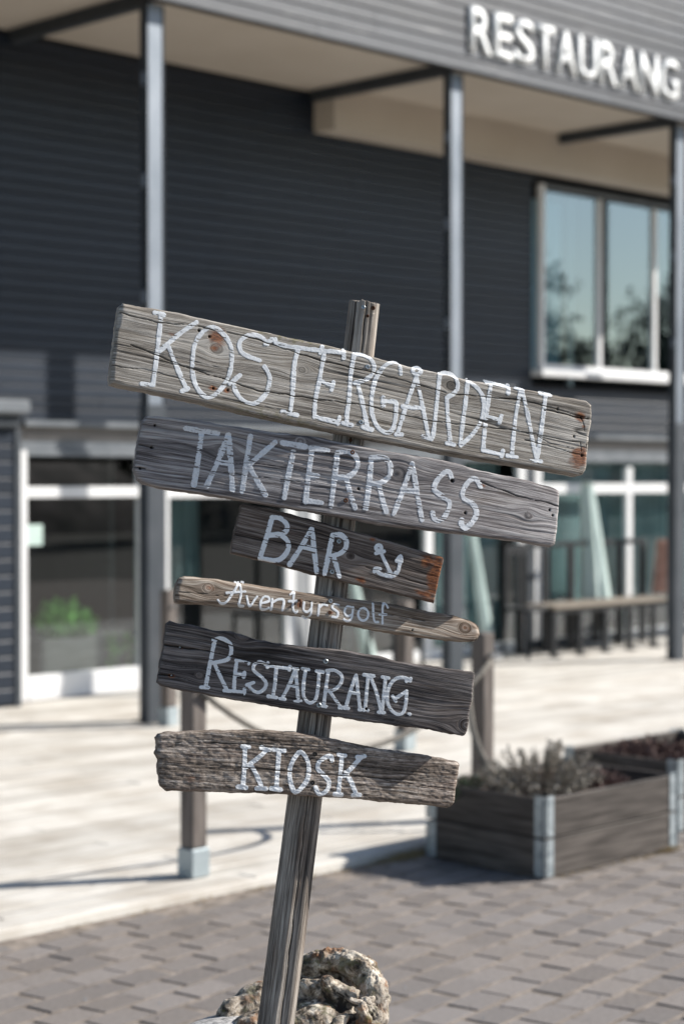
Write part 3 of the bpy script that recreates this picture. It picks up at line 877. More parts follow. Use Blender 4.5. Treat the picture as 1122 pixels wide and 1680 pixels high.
for k in range(40):
    u = ub + .12 + rr.random() ** 1.2 * .62; l = rr.uniform(.05, .30) * (1.2 if u < ub + .45 else .7)
    pts = [Vector((u, 12.0, .38)), Vector((u, 11.89, .44)), Vector((u + .01, 11.87, .40 - l * .4)), Vector((u + .02, 11.87, .40 - l))]
    S.tube(pts, .003, 4)
    for i in range(14):
        s = rr.random(); p = pts[2].lerp(pts[3], s) if s > .3 else pts[1].lerp(pts[2], s * 3)
        d = Vector((rr.gauss(0, 1), rr.gauss(-.5, .5), rr.gauss(0, .8))).normalized(); w = d.cross(Vector((rr.random(), rr.random(), rr.random()))).normalized(); q = rr.uniform(.02, .045)
        Lf.add([p, p + d * q * .5 - w * q * .35, p + d * q, p + d * q * .5 + w * q * .35], [(0, 1, 2, 3)])
S.build('stems', M['stem'], tr); Lf.build('leaves', M['leaf_green'], tr)

# ------------------------------------------------------------------ trees across the yard (seen mirrored in the glass)
def tree(x, y, h, seed, label):
    rr = random.Random(seed); t = empty('tree', (x, y, -.1), label, 'tree', 'trees across the yard from the restaurant')
    S = MB(); ends = []
    top = Vector((x + rr.uniform(-.4, .4), y + rr.uniform(-.4, .4), h * .75))
    S.tube([(x, y, -.1), (x + .1, y, h * .3), top], [.2, .14, .05], 8)
    for k in range(26):
        s = rr.uniform(.22, 1); b = Vector((x, y, 0)).lerp(top, s); a = rr.uniform(0, 6.28); l = h * rr.uniform(.14, .34)
        e_ = b + Vector((math.cos(a) * l, math.sin(a) * l, l * rr.uniform(.2, .9)))
        S.tube([b, b.lerp(e_, .5) + Vector((0, 0, .1)), e_], [.05, .03, .012], 5); ends.append((b, e_))
    S.build('trunk', M['bark'], t)
    Lf = MB()
    for b, e_ in ends:
        for c in range(5):
            cc = b.lerp(e_, rr.uniform(.45, 1.1)) + Vector((rr.gauss(0, .3), rr.gauss(0, .3), rr.gauss(0, .25)))
            for i in range(34):
                p = cc + Vector((rr.gauss(0, .34), rr.gauss(0, .34), rr.gauss(0, .26)))
                d = Vector((rr.gauss(0, 1), rr.gauss(0, 1), rr.gauss(0, 1))).normalized(); w = d.cross(Vector((rr.random(), rr.random(), rr.random()))).normalized(); q = rr.uniform(.1, .2)
                Lf.add([p - d * q, p + w * q * .6, p + d * q, p - w * q * .6], [(0, 1, 2, 3)])
    Lf.build('crown', M['leaf_tree'], t)
tl = [(30, -22, 8.2, 'broad tree farthest to the left across the yard'), (35, -18, 6.6, 'lower tree second from the left across the yard'),
      (40, -20, 7.6, 'rounded tree third from the left across the yard'), (45.5, -16, 8.6, 'tall tree nearest the middle across the yard'),
      (50, -19, 6.2, 'short tree to the right of the tall one across the yard'), (25, -26, 7.0, 'tree standing apart on the near side of the yard'),
      (56, -15, 8.0, 'last large tree on the right across the yard'), (21, -19, 6.8, 'slim tree by the near end of the yard'), (62, -20, 9.0, 'tall dark tree at the far right end of the yard'),
      (53, -22, 11.5, 'highest tree of the right hand clump across the yard'), (59, -24, 9.4, 'rear tree of the right hand clump across the yard'),
      (66, -17, 9.2, 'front tree at the outer right of the yard'), (71, -24, 12.5, 'outermost and tallest tree on the right of the yard'), (48, -25, 9.2, 'rear tree behind the short one across the yard')]
for k, (x, y, h, l) in enumerate(tl): tree(x, y, h, 40 + k, l)

def ridge():  # unseen rocky ridge added to keep horizon sky out of the window reflections
    n, m_ = 120, 24; vs = []; fs = []
    for j in range(m_ + 1):
        for i in range(n + 1):
            x = -20 + 150 * i / n; q = j / m_; y = -24 - 26 * q
            z = -.3 + (3.6 + 1.5 * float(noise(np.array(x * .12), np.array(0.), None, 7))) * math.sin(math.pi * min(q * 1.15, 1)) ** .6
            z += .5 * float(fbm(np.array(x * .5), np.array(y * .5), None, 4, 8)) * math.sin(math.pi * q)
            vs.append((x, y, z))
    for j in range(m_):
        for i in range(n):
            a = j * (n + 1) + i; fs.append((a, a + n + 1, a + n + 2, a + 1))
    tag(mk('sky_block_ridge', vs, fs, M['hill'], None, True, loc=(0, 0, 0)), kind='structure')
M['hill'] = simple('heath and rock', (.008, .009, .006), (.30, .25, .22), ns=.9, rough=.95)
ridge()

# ------------------------------------------------------------------ granite stone and driftwood
def displaced_blob(name, c, rx, ry, rz, mat, amp, fr, seed, sub=6, flat=None):
    bm = bmesh.new(); bmesh.ops.create_icosphere(bm, subdivisions=sub, radius=1)
    P = np.array([v.co[:] for v in bm.verts]); Q = P.copy()
    Q = np.sign(Q) * np.abs(Q) ** .8
    d = fbm(P[:, 0] * fr + 9, P[:, 1] * fr, P[:, 2] * fr, 5, seed)
    Q = Q * (1 + amp * d[:, None]); Q *= np.array([rx, ry, rz])
    for v, q in zip(bm.verts, Q):
        w = RX * q[0] + FW * q[1] + Vector((0, 0, q[2])); v.co = w
    me = bpy.data.meshes.new(name); bm.to_mesh(me); bm.free(); me.materials.append(mat)
    me.polygons.foreach_set('use_smooth', [True] * len(me.polygons))
    return link(name, me, None, c)
sc_ = at(478, 1600, 3.66)
ztop = 0.615
stone = displaced_blob('granite_boulder', Vector((sc_.x, sc_.y, ztop - .31)), .40, .36, .325, M['granite'], .07, 1.6, 5)
tag(stone, 'pale granite boulder at the foot of the leaning signpost', 'boulder')

def driftwood():
    m = MB()
    def tb(l, n=12):
        m.tube([at(a, b, d) for a, b, d, r_ in l], [r_ for a, b, d, r_ in l], n)
    def ell(px, py, D, rx, ry, rz, rot=0):
        c = at(px, py, D); bm = bmesh.new(); bmesh.ops.create_icosphere(bm, subdivisions=3, radius=1)
        vs = []
        for v in bm.verts:
            x = v.co.x * rx; z = v.co.z * rz
            vs.append(c + RX * (x * math.cos(rot) - z * math.sin(rot)) + FW * (v.co.y * ry) + Vector((0, 0, x * math.sin(rot) + z * math.cos(rot))))
        m.add(vs, [tuple(v.index for v in f.verts) for f in bm.faces]); bm.free()
    # arched rim
    tb([(470, 1610, 3.86, .024), (497, 1588, 3.86, .026), (528, 1576, 3.85, .027), (566, 1577, 3.84, .029), (598, 1592, 3.82, .032), (611, 1622, 3.79, .033), (612, 1660, 3.76, .032), (608, 1720, 3.74, .034)])
    # main body
    ell(520, 1702, 3.76, .125, .10, .088, -.08)
    ell(560, 1680, 3.80, .06, .06, .06)
    tb([(470, 1640, 3.78, .022), (505, 1624, 3.77, .022), (548, 1626, 3.75, .023), (585, 1640, 3.74, .02)])
    ell(536, 1612, 3.74, .017, .02, .013, -.2)
    ell(548, 1622, 3.86, .075, .04, .05, -.1)
    ell(480, 1650, 3.86, .07, .05, .05)
    # left arm
    tb([(500, 1622, 3.84, .024), (455, 1630, 3.82, .030), (415, 1643, 3.80, .031), (380, 1664, 3.77, .028), (352, 1700, 3.74, .028)])
    ell(425, 1700, 3.70, .075, .06, .05, .3)
    # curls at the right front
    tb([(572, 1642, 3.68, .012), (592, 1652, 3.675, .013), (600, 1672, 3.67, .012), (588, 1692, 3.665, .011), (566, 1690, 3.66, .010)], 10)
    tb([(545, 1700, 3.645, .012), (556, 1678, 3.655, .010), (570, 1664, 3.67, .008)], 10)
    tb([(600, 1640, 3.72, .02), (612, 1668, 3.70, .02), (606, 1700, 3.69, .02)], 10)
    me = bpy.data.meshes.new('tmp'); me.from_pydata([tuple(v) for v in m.v], [], m.f); me.update()
    o = bpy.data.objects.new('tmp', me); COL.objects.link(o)
    rm = o.modifiers.new('r', 'REMESH'); rm.mode = 'VOXEL'; rm.voxel_size = .0024
    smo = o.modifiers.new('s', 'SMOOTH'); smo.iterations = 3; smo.factor = .5
    dg = bpy.context.evaluated_depsgraph_get(); dg.update()
    me2 = bpy.data.meshes.new_from_object(o.evaluated_get(dg)); bpy.data.objects.remove(o)
    n = len(me2.vertices); co = np.empty(n * 3); me2.vertices.foreach_get('co', co); co = co.reshape(-1, 3)
    no = np.empty(n * 3); me2.vertices.foreach_get('normal', no); no = no.reshape(-1, 3)
    X, Y, Z = co.T
    wx = fbm(X * 14, Y * 14, Z * 14, 3, 3) * .03; wz = fbm(X * 14 + 7, Y * 14, Z * 14, 3, 4) * .03
    big = fbm((X + wx) * 24, Y * 24, (Z + wz) * 24, 4, 5)
    rid = 1 - np.abs(noise((X + wx) * 60, Y * 60, (Z + wz) * 60, 6)) * 2
    rid2 = 1 - np.abs(noise((X + wx * 1.5) * 130, Y * 130, (Z + wz * 1.5) * 130, 8)) * 2
    fine = fbm(X * 260, Y * 260, Z * 260, 2, 9)
    rough = np.clip(.45 + 1.2 * fbm(X * 11, Y * 11, Z * 11, 2, 12), .12, 1)
    swirl = noise((X + wx * 2) * 40 + 3 * big, (Z + wz * 2) * 110, Y * 60, 21)
    rough = np.clip(.45 + 1.6 * fbm(X * 11, Y * 11, Z * 11, 2, 12), .06, 1.1)
    d = .011 * big - .0030 * np.abs(noise((X + wx) * 60, Y * 60, (Z + wz) * 60, 6)) * 2 * rough + (.0016 * rid2 + .0012 * fine + .0026 * swirl) * rough
    co2 = co + no * d[:, None]
    org = at(478, 1690, 3.76); co2 -= np.array(org[:])
    me2.vertices.foreach_set('co', co2.ravel())
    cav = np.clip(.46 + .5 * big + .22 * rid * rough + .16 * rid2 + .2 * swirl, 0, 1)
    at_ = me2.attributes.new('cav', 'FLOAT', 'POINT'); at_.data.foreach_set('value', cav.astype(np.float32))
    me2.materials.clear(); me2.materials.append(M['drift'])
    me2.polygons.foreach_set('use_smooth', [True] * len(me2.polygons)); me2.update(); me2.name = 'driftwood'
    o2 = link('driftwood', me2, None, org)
    tag(o2, 'gnarled pale and dark driftwood stump with an arched rim behind the signpost foot', 'driftwood')
driftwood()

# ------------------------------------------------------------------ the signpost
D0 = 3.62
LEANB = R(6.0)                                # whole sign leans back a little
def axis_at(py):
    """point on the post axis seen at row py"""
    px = 598 + (452 - 598) * (py - 492) / (1680 - 492)
    D = D0 + .03 + (850 - py) / FPX * D0 * math.tan(LEANB)
    return at(px, py, D)
a_top = axis_at(498); a_bot = axis_at(1760)
post_ax = (a_top - a_bot).normalized()
sign = empty('signpost', (a_bot.x, a_bot.y, a_bot.z), 'leaning grey wooden signpost carrying six hand painted boards', 'signpost')

def poly_dist(S, T, poly, closed=True):
    """signed distance (positive inside) of points to polygon"""
    P = np.array(poly, float); n = len(P); d = np.full(S.shape, 1e9); ins = np.zeros(S.shape, bool)
    for i in range(n):
        a = P[i]; b = P[(i + 1) % n]; ab = b - a; L = max((ab ** 2).sum(), 1e-12)
        t = np.clip(((S - a[0]) * ab[0] + (T - a[1]) * ab[1]) / L, 0, 1)
        d = np.minimum(d, np.hypot(S - a[0] - t * ab[0], T - a[1] - t * ab[1]))
        c = ((a[1] > T) != (b[1] > T)) & (S < (b[0] - a[0]) * (T - a[1]) / (b[1] - a[1] + 1e-12) + a[0])
        ins ^= c
    return np.where(ins, d, -d)

def path_dist(S, T, pts):
    d = np.full(S.shape, 1e9); along = np.zeros(S.shape); acc = 0
    P = np.array(pts, float)
    for i in range(len(P) - 1):
        a = P[i]; b = P[i + 1]; ab = b - a; L = max((ab ** 2).sum(), 1e-12)
        t = np.clip(((S - a[0]) * ab[0] + (T - a[1]) * ab[1]) / L, 0, 1)
        q = np.hypot(S - a[0] - t * ab[0], T - a[1] - t * ab[1])
        m = q < d; d = np.where(m, q, d); along = np.where(m, acc + t * math.sqrt(L), along); acc += math.sqrt(L)
    return d, along

def smooth_path(pts, k=5):
    """Catmull-Rom through the points, corners sharper than 70 degrees kept"""
    if len(pts) < 3: return pts
    out = []
    n = len(pts); cl = pts[0] == pts[-1]
    for i in range(n - 1):
        p1 = np.array(pts[i], float); p2 = np.array(pts[i + 1], float)
        p0 = np.array(pts[i - 1] if i > 0 else (pts[-2] if cl else pts[i]), float)
        p3 = np.array(pts[i + 2] if i + 2 < n else (pts[1] if cl else pts[i + 1]), float)
        for j in range(k):
            t = j / k
            out.append(tuple(.5 * ((2 * p1) + (-p0 + p2) * t + (2 * p0 - 5 * p1 + 4 * p2 - p3) * t * t + (-p0 + 3 * p1 - 3 * p2 + p3) * t ** 3)))
    out.append(tuple(pts[-1])); return out

def grid_mesh(name, P, mat, attrs=None, uv=None, loc=None, parent=None, extra=None):
    """P: (rows, cols, 3) world positions"""
    r, c = P.shape[:2]
    idx = np.arange(r * c).reshape(r, c)
    F = np.stack([idx[:-1, :-1], idx[:-1, 1:], idx[1:, 1:], idx[1:, :-1]], -1).reshape(-1, 4)
    return F

def raw_mesh(name, co, quads, mat, w, parent, attrs={}, uv=None, ngons=()):
    me = bpy.data.meshes.new(name)
    co = co - np.array(w[:])
    nq = len(quads); ng = sum(len(g) for g in ngons)
    me.vertices.add(len(co)); me.vertices.foreach_set('co', co.astype(np.float32).ravel())
    me.loops.add(nq * 4 + ng)
    li = quads.ravel()
    if ngons: li = np.concatenate([li] + [np.array(g) for g in ngons])
    me.loops.foreach_set('vertex_index', li.astype(np.int32))
    me.polygons.add(nq + len(ngons))
    st = list(range(0, nq * 4, 4)); p = nq * 4
    for g in ngons: st.append(p); p += len(g)
    me.polygons.foreach_set('loop_start', np.array(st, np.int32))
    me.update(calc_edges=True)
    me.polygons.foreach_set('use_smooth', [True] * nq + [False] * len(ngons))
    for k, v in attrs.items():
        a = me.attributes.new(k, 'FLOAT', 'POINT'); a.data.foreach_set('value', np.asarray(v, np.float32).ravel())
    if uv is not None:
        u = me.uv_layers.new(name='grain'); u.data.foreach_set('uv', uv[li].astype(np.float32).ravel())
    me.materials.append(mat); me.validate(clean_customdata=False)
    return link(name, me, parent, w)

def resample(pts, n):
    P = np.array(pts, float); seg = np.hypot(*(P[1:] - P[:-1]).T); s = np.concatenate([[0], np.cumsum(seg)])
    q = np.linspace(0, s[-1], n); return np.stack([np.interp(q, s, P[:, 0]), np.interp(q, s, P[:, 1])], 1)

def C(tab, ox, oy, k):
    return [[(ox + x / k, oy + y / k) for x, y in st] for st in tab]

class Board:
    def __init__(s, name_label, anchor, theta, beta, thick, off, top, bottom, left, right, mat, seed,
                 amp=.00035, warp_k=0.0, cup=0.0, twist=0.0, knots=(), cracks=(), rust=(), holes=(), rot_rough=0.0, lichen=False,
                 gf=1.0, edge_r=.006, edge_n=.0012, dents=()):
        s.seed = seed; s.amp = amp; s.k = warp_k; s.cup = cup; s.tw = twist; s.mat = mat; s.thick = thick
        th = R(theta); be = R(beta)
        n0 = CW(math.sin(th), -math.cos(th), 0)
        s.n = (n0 * math.cos(be) + Vector((0, 0, math.sin(be)))).normalized()
        ex = CW(math.cos(th), math.sin(th), 0).normalized(); ez = ex.cross(-s.n).normalized()
        if ez.z < 0: ez = -ez
        ap = axis_at(anchor[1])
        s.pp = ap + s.n * (.028 + thick + off)
        # in-plane rotation so that s follows the grain
        def plane0(px, py):
            r = ray(px, py); c = Vector((0, 0, H_CAM)); t = (s.pp - c).dot(s.n) / r.dot(s.n); q = c + r * t - s.pp; return q.dot(ex), q.dot(ez)
        a = np.array(plane0(*bottom[0])) + np.array(plane0(*top[0])); b = np.array(plane0(*bottom[-1])) + np.array(plane0(*top[-1]))
        al = math.atan2(b[1] - a[1], b[0] - a[0])
        s.e1 = ex * math.cos(al) + ez * math.sin(al); s.e2 = -ex * math.sin(al) + ez * math.cos(al)
        s.O = s.pp
        s.T = [s.st(*p) for p in top]; s.B = [s.st(*p) for p in bottom]; s.L = [s.st(*p) for p in left]; s.Rr = [s.st(*p) for p in right]
        # left and right run from bottom to top, sharing corners with top and bottom
        s.poly = s.B + s.Rr[1:-1] + s.T[::-1] + s.L[::-1][1:-1]
        s.knots = [(*s.st(x, y), r) for x, y, r in knots]
        s.cracks = [([s.st(*p) for p in pts], w, d) for pts, w, d in cracks]
        s.rust = [(*s.st(x, y), rx, ry, q) for x, y, rx, ry, q in rust]
        s.holes = [(*s.st(x, y), r) for x, y, r in holes]
        s.rr = rot_rough; s.lich = lichen; s.gf = gf; s.er = edge_r; s.en = edge_n
        s.ang = al
        s.build(name_label)
    def st(s, px, py):
        r = ray(px, py); c = Vector((0, 0, H_CAM)); t = (s.pp - c).dot(s.n) / r.dot(s.n); q = c + r * t - s.pp
        return q.dot(s.e1), q.dot(s.e2)
    def H(s, S, T, full=False):
        sd = s.seed
        tw = T + .0065 * fbm(S * 3.2, T * 14, None, 3, sd) + .0018 * fbm(S * 11, T * 30, None, 2, sd + 5)
        kn = np.zeros_like(S)
        for ks, kt, r in s.knots:
            q = ((S - ks) / (r * 3.4)) ** 2 + ((T - kt) / (r * 2.0)) ** 2
            tw = tw + (T - kt) * 1.1 * np.exp(-q) * -1 + 0
            dd = np.hypot((S - ks) / 1.25, T - kt) / r
            kn = np.maximum(kn, np.clip(1.25 - dd, 0, 1))
            tw = np.where(dd < 1.1, np.where(dd < 1.1, r * dd * .9, tw), tw)
        f = s.gf
        g1 = noise(tw * 150 * f, S * 3.0, None, sd + 1)
        g2 = noise(tw * 330 * f, S * 6.0, None, sd + 2)
        g3 = noise(tw * 60 * f, S * 1.6, None, sd + 3)
        gate = np.clip(.55 + .9 * fbm(S * 5, T * 22, None, 3, sd + 4), .15, 1.3)
        g = (g1 * 1.0 + g2 * .7 + g3 * .8)
        # weathered wood: sharp valleys, rounded ridges
        gv = -np.abs(g1 + .4 * g2) * 1.1 + .5
        h = s.amp * (g * .55 + gv * .9) * gate
        h += .0009 * fbm(S * 9, T * 24, None, 3, sd + 9)
        if s.rr:
            rt = fbm(S * 95, tw * 210, None, 4, sd + 12)
            h += s.rr * rt
            gv = gv + rt
        ck = np.zeros_like(S)
        # natural hairline checks along the grain
        cn = noise(tw * 46 * f + 3, S * 1.1, None, sd + 7); cm = np.clip(noise(S * 4.5, T * 36, None, sd + 8) * 3.5 - .8, 0, 1)
        hl = np.clip(1 - np.abs(cn) / .035, 0, 1) * cm
        ck = np.maximum(ck, hl * .8); h -= hl * .0011
        for pts, w, d in s.cracks:
            q, al = path_dist(S, T + .0012 * noise(S * 60, S * 0, None, sd + 20), pts)
            ww = w * (.55 + .45 * noise(S * 50, S * 0 + 5, None, sd + 21) + .25)
            c = np.clip(1.2 - q / np.maximum(ww, .0002), 0, 1)
            ck = np.maximum(ck, c); h -= c * d
        for hs, ht, r in s.holes:
            q = np.hypot(S - hs, T - ht); c = np.clip((r - q) / (r * .35), 0, 1); h -= c * .004; ck = np.maximum(ck, c)
        # warp: low frequency shape of the whole plank
        h += -s.k * S * S / 2 + s.cup * T * T / 2 + s.tw * S * T
        ed = poly_dist(S, T, s.poly)
        er = s.er * (1 + .45 * noise(S * 40, T * 40, None, sd + 14)); ed2 = np.clip(ed, 0, None)
        q = np.clip(1 - ed2 / er, 0, 1); h -= er * (1 - np.sqrt(np.clip(1 - q * q, 0, 1))) * .9
        if not full: return h
        ru = np.zeros_like(S)
        for rs, rt_, rx, ry, a in s.rust:
            q = np.sqrt(((S - rs) / rx) ** 2 + ((T - rt_) / ry) ** 2) + .35 * fbm(S * 60, T * 90, None, 3, sd + 30)
            ru = np.maximum(ru, np.clip(1.1 - q, 0, 1) * a)
        rel = np.clip(.5 + gv * .42 * gate + kn * .0 - .25 * kn, 0, 1)
        li = np.clip(1 - ed / .022, 0, 1) * np.clip(noise(S * 6, S * 0, None, sd + 33) + .6, 0, 1) if s.lich else np.zeros_like(S)
        return h, tw, rel, ck, ru, li
    def world(s, S, T, Hh):
        e1 = np.array(s.e1[:]); e2 = np.array(s.e2[:]); n = np.array(s.n[:]); O = np.array(s.O[:])
        return O + S[..., None] * e1 + T[..., None] * e2 + Hh[..., None] * n
    def build(s, label):
        Llen = abs(s.T[-1][0] - s.T[0][0]); hgt = abs(s.T[0][1] - s.B[0][1])
        nc = int(Llen / .00115); nr = int(max(hgt, .05) / .00115)
        Tp = resample(s.T, nc); Bp = resample(s.B, nc); Lp = resample(s.L, nr); Rp = resample(s.Rr, nr)
        # ragged real edges
        sd = s.seed
        for arr, sg in ((Tp, 1), (Bp, -1)):
            arr[1:-1, 1] += s.en * sg * (fbm(arr[1:-1, 0] * 45, arr[1:-1, 0] * 0 + sg, None, 4, sd + 50))
        for arr in (Lp, Rp):
            arr[1:-1, 0] += s.en * .9 * (fbm(arr[1:-1, 1] * 170, arr[1:-1, 1] * 0, None, 4, sd + 52))
        u = np.linspace(0, 1, nc)[None, :, None]; v = np.linspace(0, 1, nr)[:, None, None]
        P = (1 - v) * Bp[None] + v * Tp[None] + (1 - u) * Lp[:, None] + u * Rp[:, None] - ((1 - u) * (1 - v) * Bp[0] + u * (1 - v) * Bp[-1] + (1 - u) * v * Tp[0] + u * v * Tp[-1])
        S = P[..., 0]; T = P[..., 1]
        s.poly = [tuple(p) for p in np.concatenate([Bp[::12], Rp[::6], Tp[::-12], Lp[::-6]])]
        h, tw, rel, ck, ru, li = s.H(S, T, True)
        W = s.world(S, T, h).reshape(-1, 3)
        idx = np.arange(nr * nc).reshape(nr, nc)
        Q = np.stack([idx[:-1, :-1], idx[:-1, 1:], idx[1:, 1:], idx[1:, :-1]], -1).reshape(-1, 4)
        # border loop, counter-clockwise seen from the front
        loop = np.concatenate([idx[0, :-1], idx[:-1, -1], idx[-1, :0:-1], idx[:0:-1, 0]])
        n = np.array(s.n[:]); Sl = S.ravel()[loop]; Tl = T.ravel()[loop]
        base_h = -s.k * Sl * Sl / 2 + s.cup * Tl * Tl / 2 + s.tw * Sl * Tl
        co = [W]; qs = [Q]; prev = loop; N = len(W); lvls = [.35, .65, .92, 1.0]
        cen = np.array([Sl.mean(), Tl.mean()])
        uvs = [np.stack([S.ravel(), tw.ravel()], 1)]
        at_rel = [rel.ravel()]; at_ck = [ck.ravel()]; at_ru = [ru.ravel()]; at_li = [li.ravel()]
        for k, lv in enumerate(lvls):
            ins = .0005 * noise(Sl * 120, Tl * 120 + lv * 9, None, sd + 60) + (0.0012 if lv < .9 else (-.0 if lv < .95 else -.004))
            Sx = Sl + np.sign(Sl - cen[0]) * ins * (np.abs(Tl - cen[1]) < hgt * .49); Tx = Tl + np.sign(Tl - cen[1]) * ins
            Wk = s.world(Sx, Tx, base_h - s.thick * lv)
            ids = np.arange(N, N + len(loop)); N += len(loop)
            qs.append(np.stack([prev, ids, np.roll(ids, -1), np.roll(prev, -1)], 1)); prev = ids
            co.append(Wk); uvs.append(np.stack([Sl, Tl + s.thick * lv + .5], 1))
            at_rel.append(np.full(len(loop), .5)); at_ck.append(np.zeros(len(loop))); at_ru.append(ru.ravel()[loop]); at_li.append(li.ravel()[loop])
        o = raw_mesh('sign_board', np.concatenate(co), np.concatenate(qs), s.mat, s.O, sign,
                     {'relief': np.concatenate(at_rel), 'crack': np.concatenate(at_ck), 'rust': np.concatenate(at_ru), 'lichen': np.concatenate(at_li)},
                     np.concatenate(uvs), [prev[::-1]])
        o['label'] = label; s.o = o
    def letter(s, strokes, w, name='painted_letter', mat=None, gapfac=1.0, thickp=.00022, jit=.15, smooth=True):
        """strokes in photo pixels; w = stroke width in metres"""
        sd = s.seed + int(abs(strokes[0][0][0]) * 7) % 997
        paths = []
        for st in strokes:
            p = [s.st(*q) for q in st]
            paths.append(smooth_path(p) if (smooth and len(p) > 2) else p)
        A = np.array([q for p in paths for q in p]); mn = A.min(0) - w; mx = A.max(0) + w
        d_ = .0006
        xs = np.arange(mn[0], mx[0], d_); ys = np.arange(mn[1], mx[1], d_); S, T = np.meshgrid(xs, ys)
        best = np.full(S.shape, -1.0)
        tw = T + .0065 * fbm(S * 3.2, T * 14, None, 3, s.seed)
        for i, p in enumerate(paths):
            q, al = path_dist(S, T, p)
            ww = w / 2 * (1 + jit * noise(al * 60, al * 0 + i, None, sd) + jit * .35 * noise(al * 260, al * 0 + i, None, sd + 1) + .06 * noise(tw * 420, S * 40, None, sd + 3))
            best = np.maximum(best, ww - q)
        h, tw2, rel, ck, ru, li = s.H(S, T, True)
        # paint does not reach the deepest grooves
        miss = (ck > .55)
        thin = .5 + .5 * noise(S * 30, tw * 60, None, sd + 9)
        edge_q = np.clip(1 - best / (w * .22), 0, 1)
        miss |= (fbm(S * 60, tw * 480, None, 2, sd + 12) < -(.76 - .28 * thin - .20 * edge_q) / max(gapfac, .1))
        inside = (best > 0) & ~miss
        edge = np.clip(best / .0012, 0, 1)
        brush = noise(S * 300, T * 300, None, sd + 5) * .00012
        P = s.world(S, T, h * 1.0 + .00028 + thickp * edge + brush * edge)
        keep = inside[:-1, :-1] & inside[1:, 1:] & inside[:-1, 1:] & inside[1:, :-1]
        idx = np.arange(S.size).reshape(S.shape)
        Q = np.stack([idx[:-1, :-1], idx[:-1, 1:], idx[1:, 1:], idx[1:, :-1]], -1)[keep]
        if len(Q) == 0: return
        used = np.unique(Q); mp = np.full(S.size, -1); mp[used] = np.arange(len(used))
        raw_mesh(name, P.reshape(-1, 3)[used], mp[Q], mat or M['paint'], s.O, s.o)
    def screw(s, px, py, r=.0046, mat='screw', proud=.0012):
        a, b = s.st(px, py); h = float(s.H(np.array([[a]]), np.array([[b]]))[0, 0])
        c = s.O + s.e1 * a + s.e2 * b + s.n * (h + proud)
        screw_at(c, s.n, s.e1, r, M[mat], s.o)

def screw_at(c, n, e, r, mat, parent):
    e = (e - n * e.dot(n)).normalized(); f = n.cross(e)
    m = MB(); N_ = 20; vs = []; fs = []
    rings = [(r, -.003), (r, -.0004), (r * .82, .0004), (r * .45, .0003)]
    for rad, z_ in rings:
        for k in range(N_):
            a = 2 * math.pi * k / N_; vs.append(c + (e * math.cos(a) + f * math.sin(a)) * rad + n * z_)
    for j in range(3):
        for k in range(N_): fs.append((j * N_ + k, j * N_ + (k + 1) % N_, (j + 1) * N_ + (k + 1) % N_, (j + 1) * N_ + k))
    # star recess
    cc = len(vs)
    for k in range(N_):
        a = 2 * math.pi * k / N_; rad = r * (.38 if k % 4 < 2 else .2); vs.append(c + (e * math.cos(a) + f * math.sin(a)) * rad + n * -.0015)
    for k in range(N_): fs.append((3 * N_ + k, 3 * N_ + (k + 1) % N_, cc + (k + 1) % N_, cc + k))
    fs.append(tuple(cc + k for k in range(N_)))
    m.add(vs, fs); return m.build('screw', mat, parent)

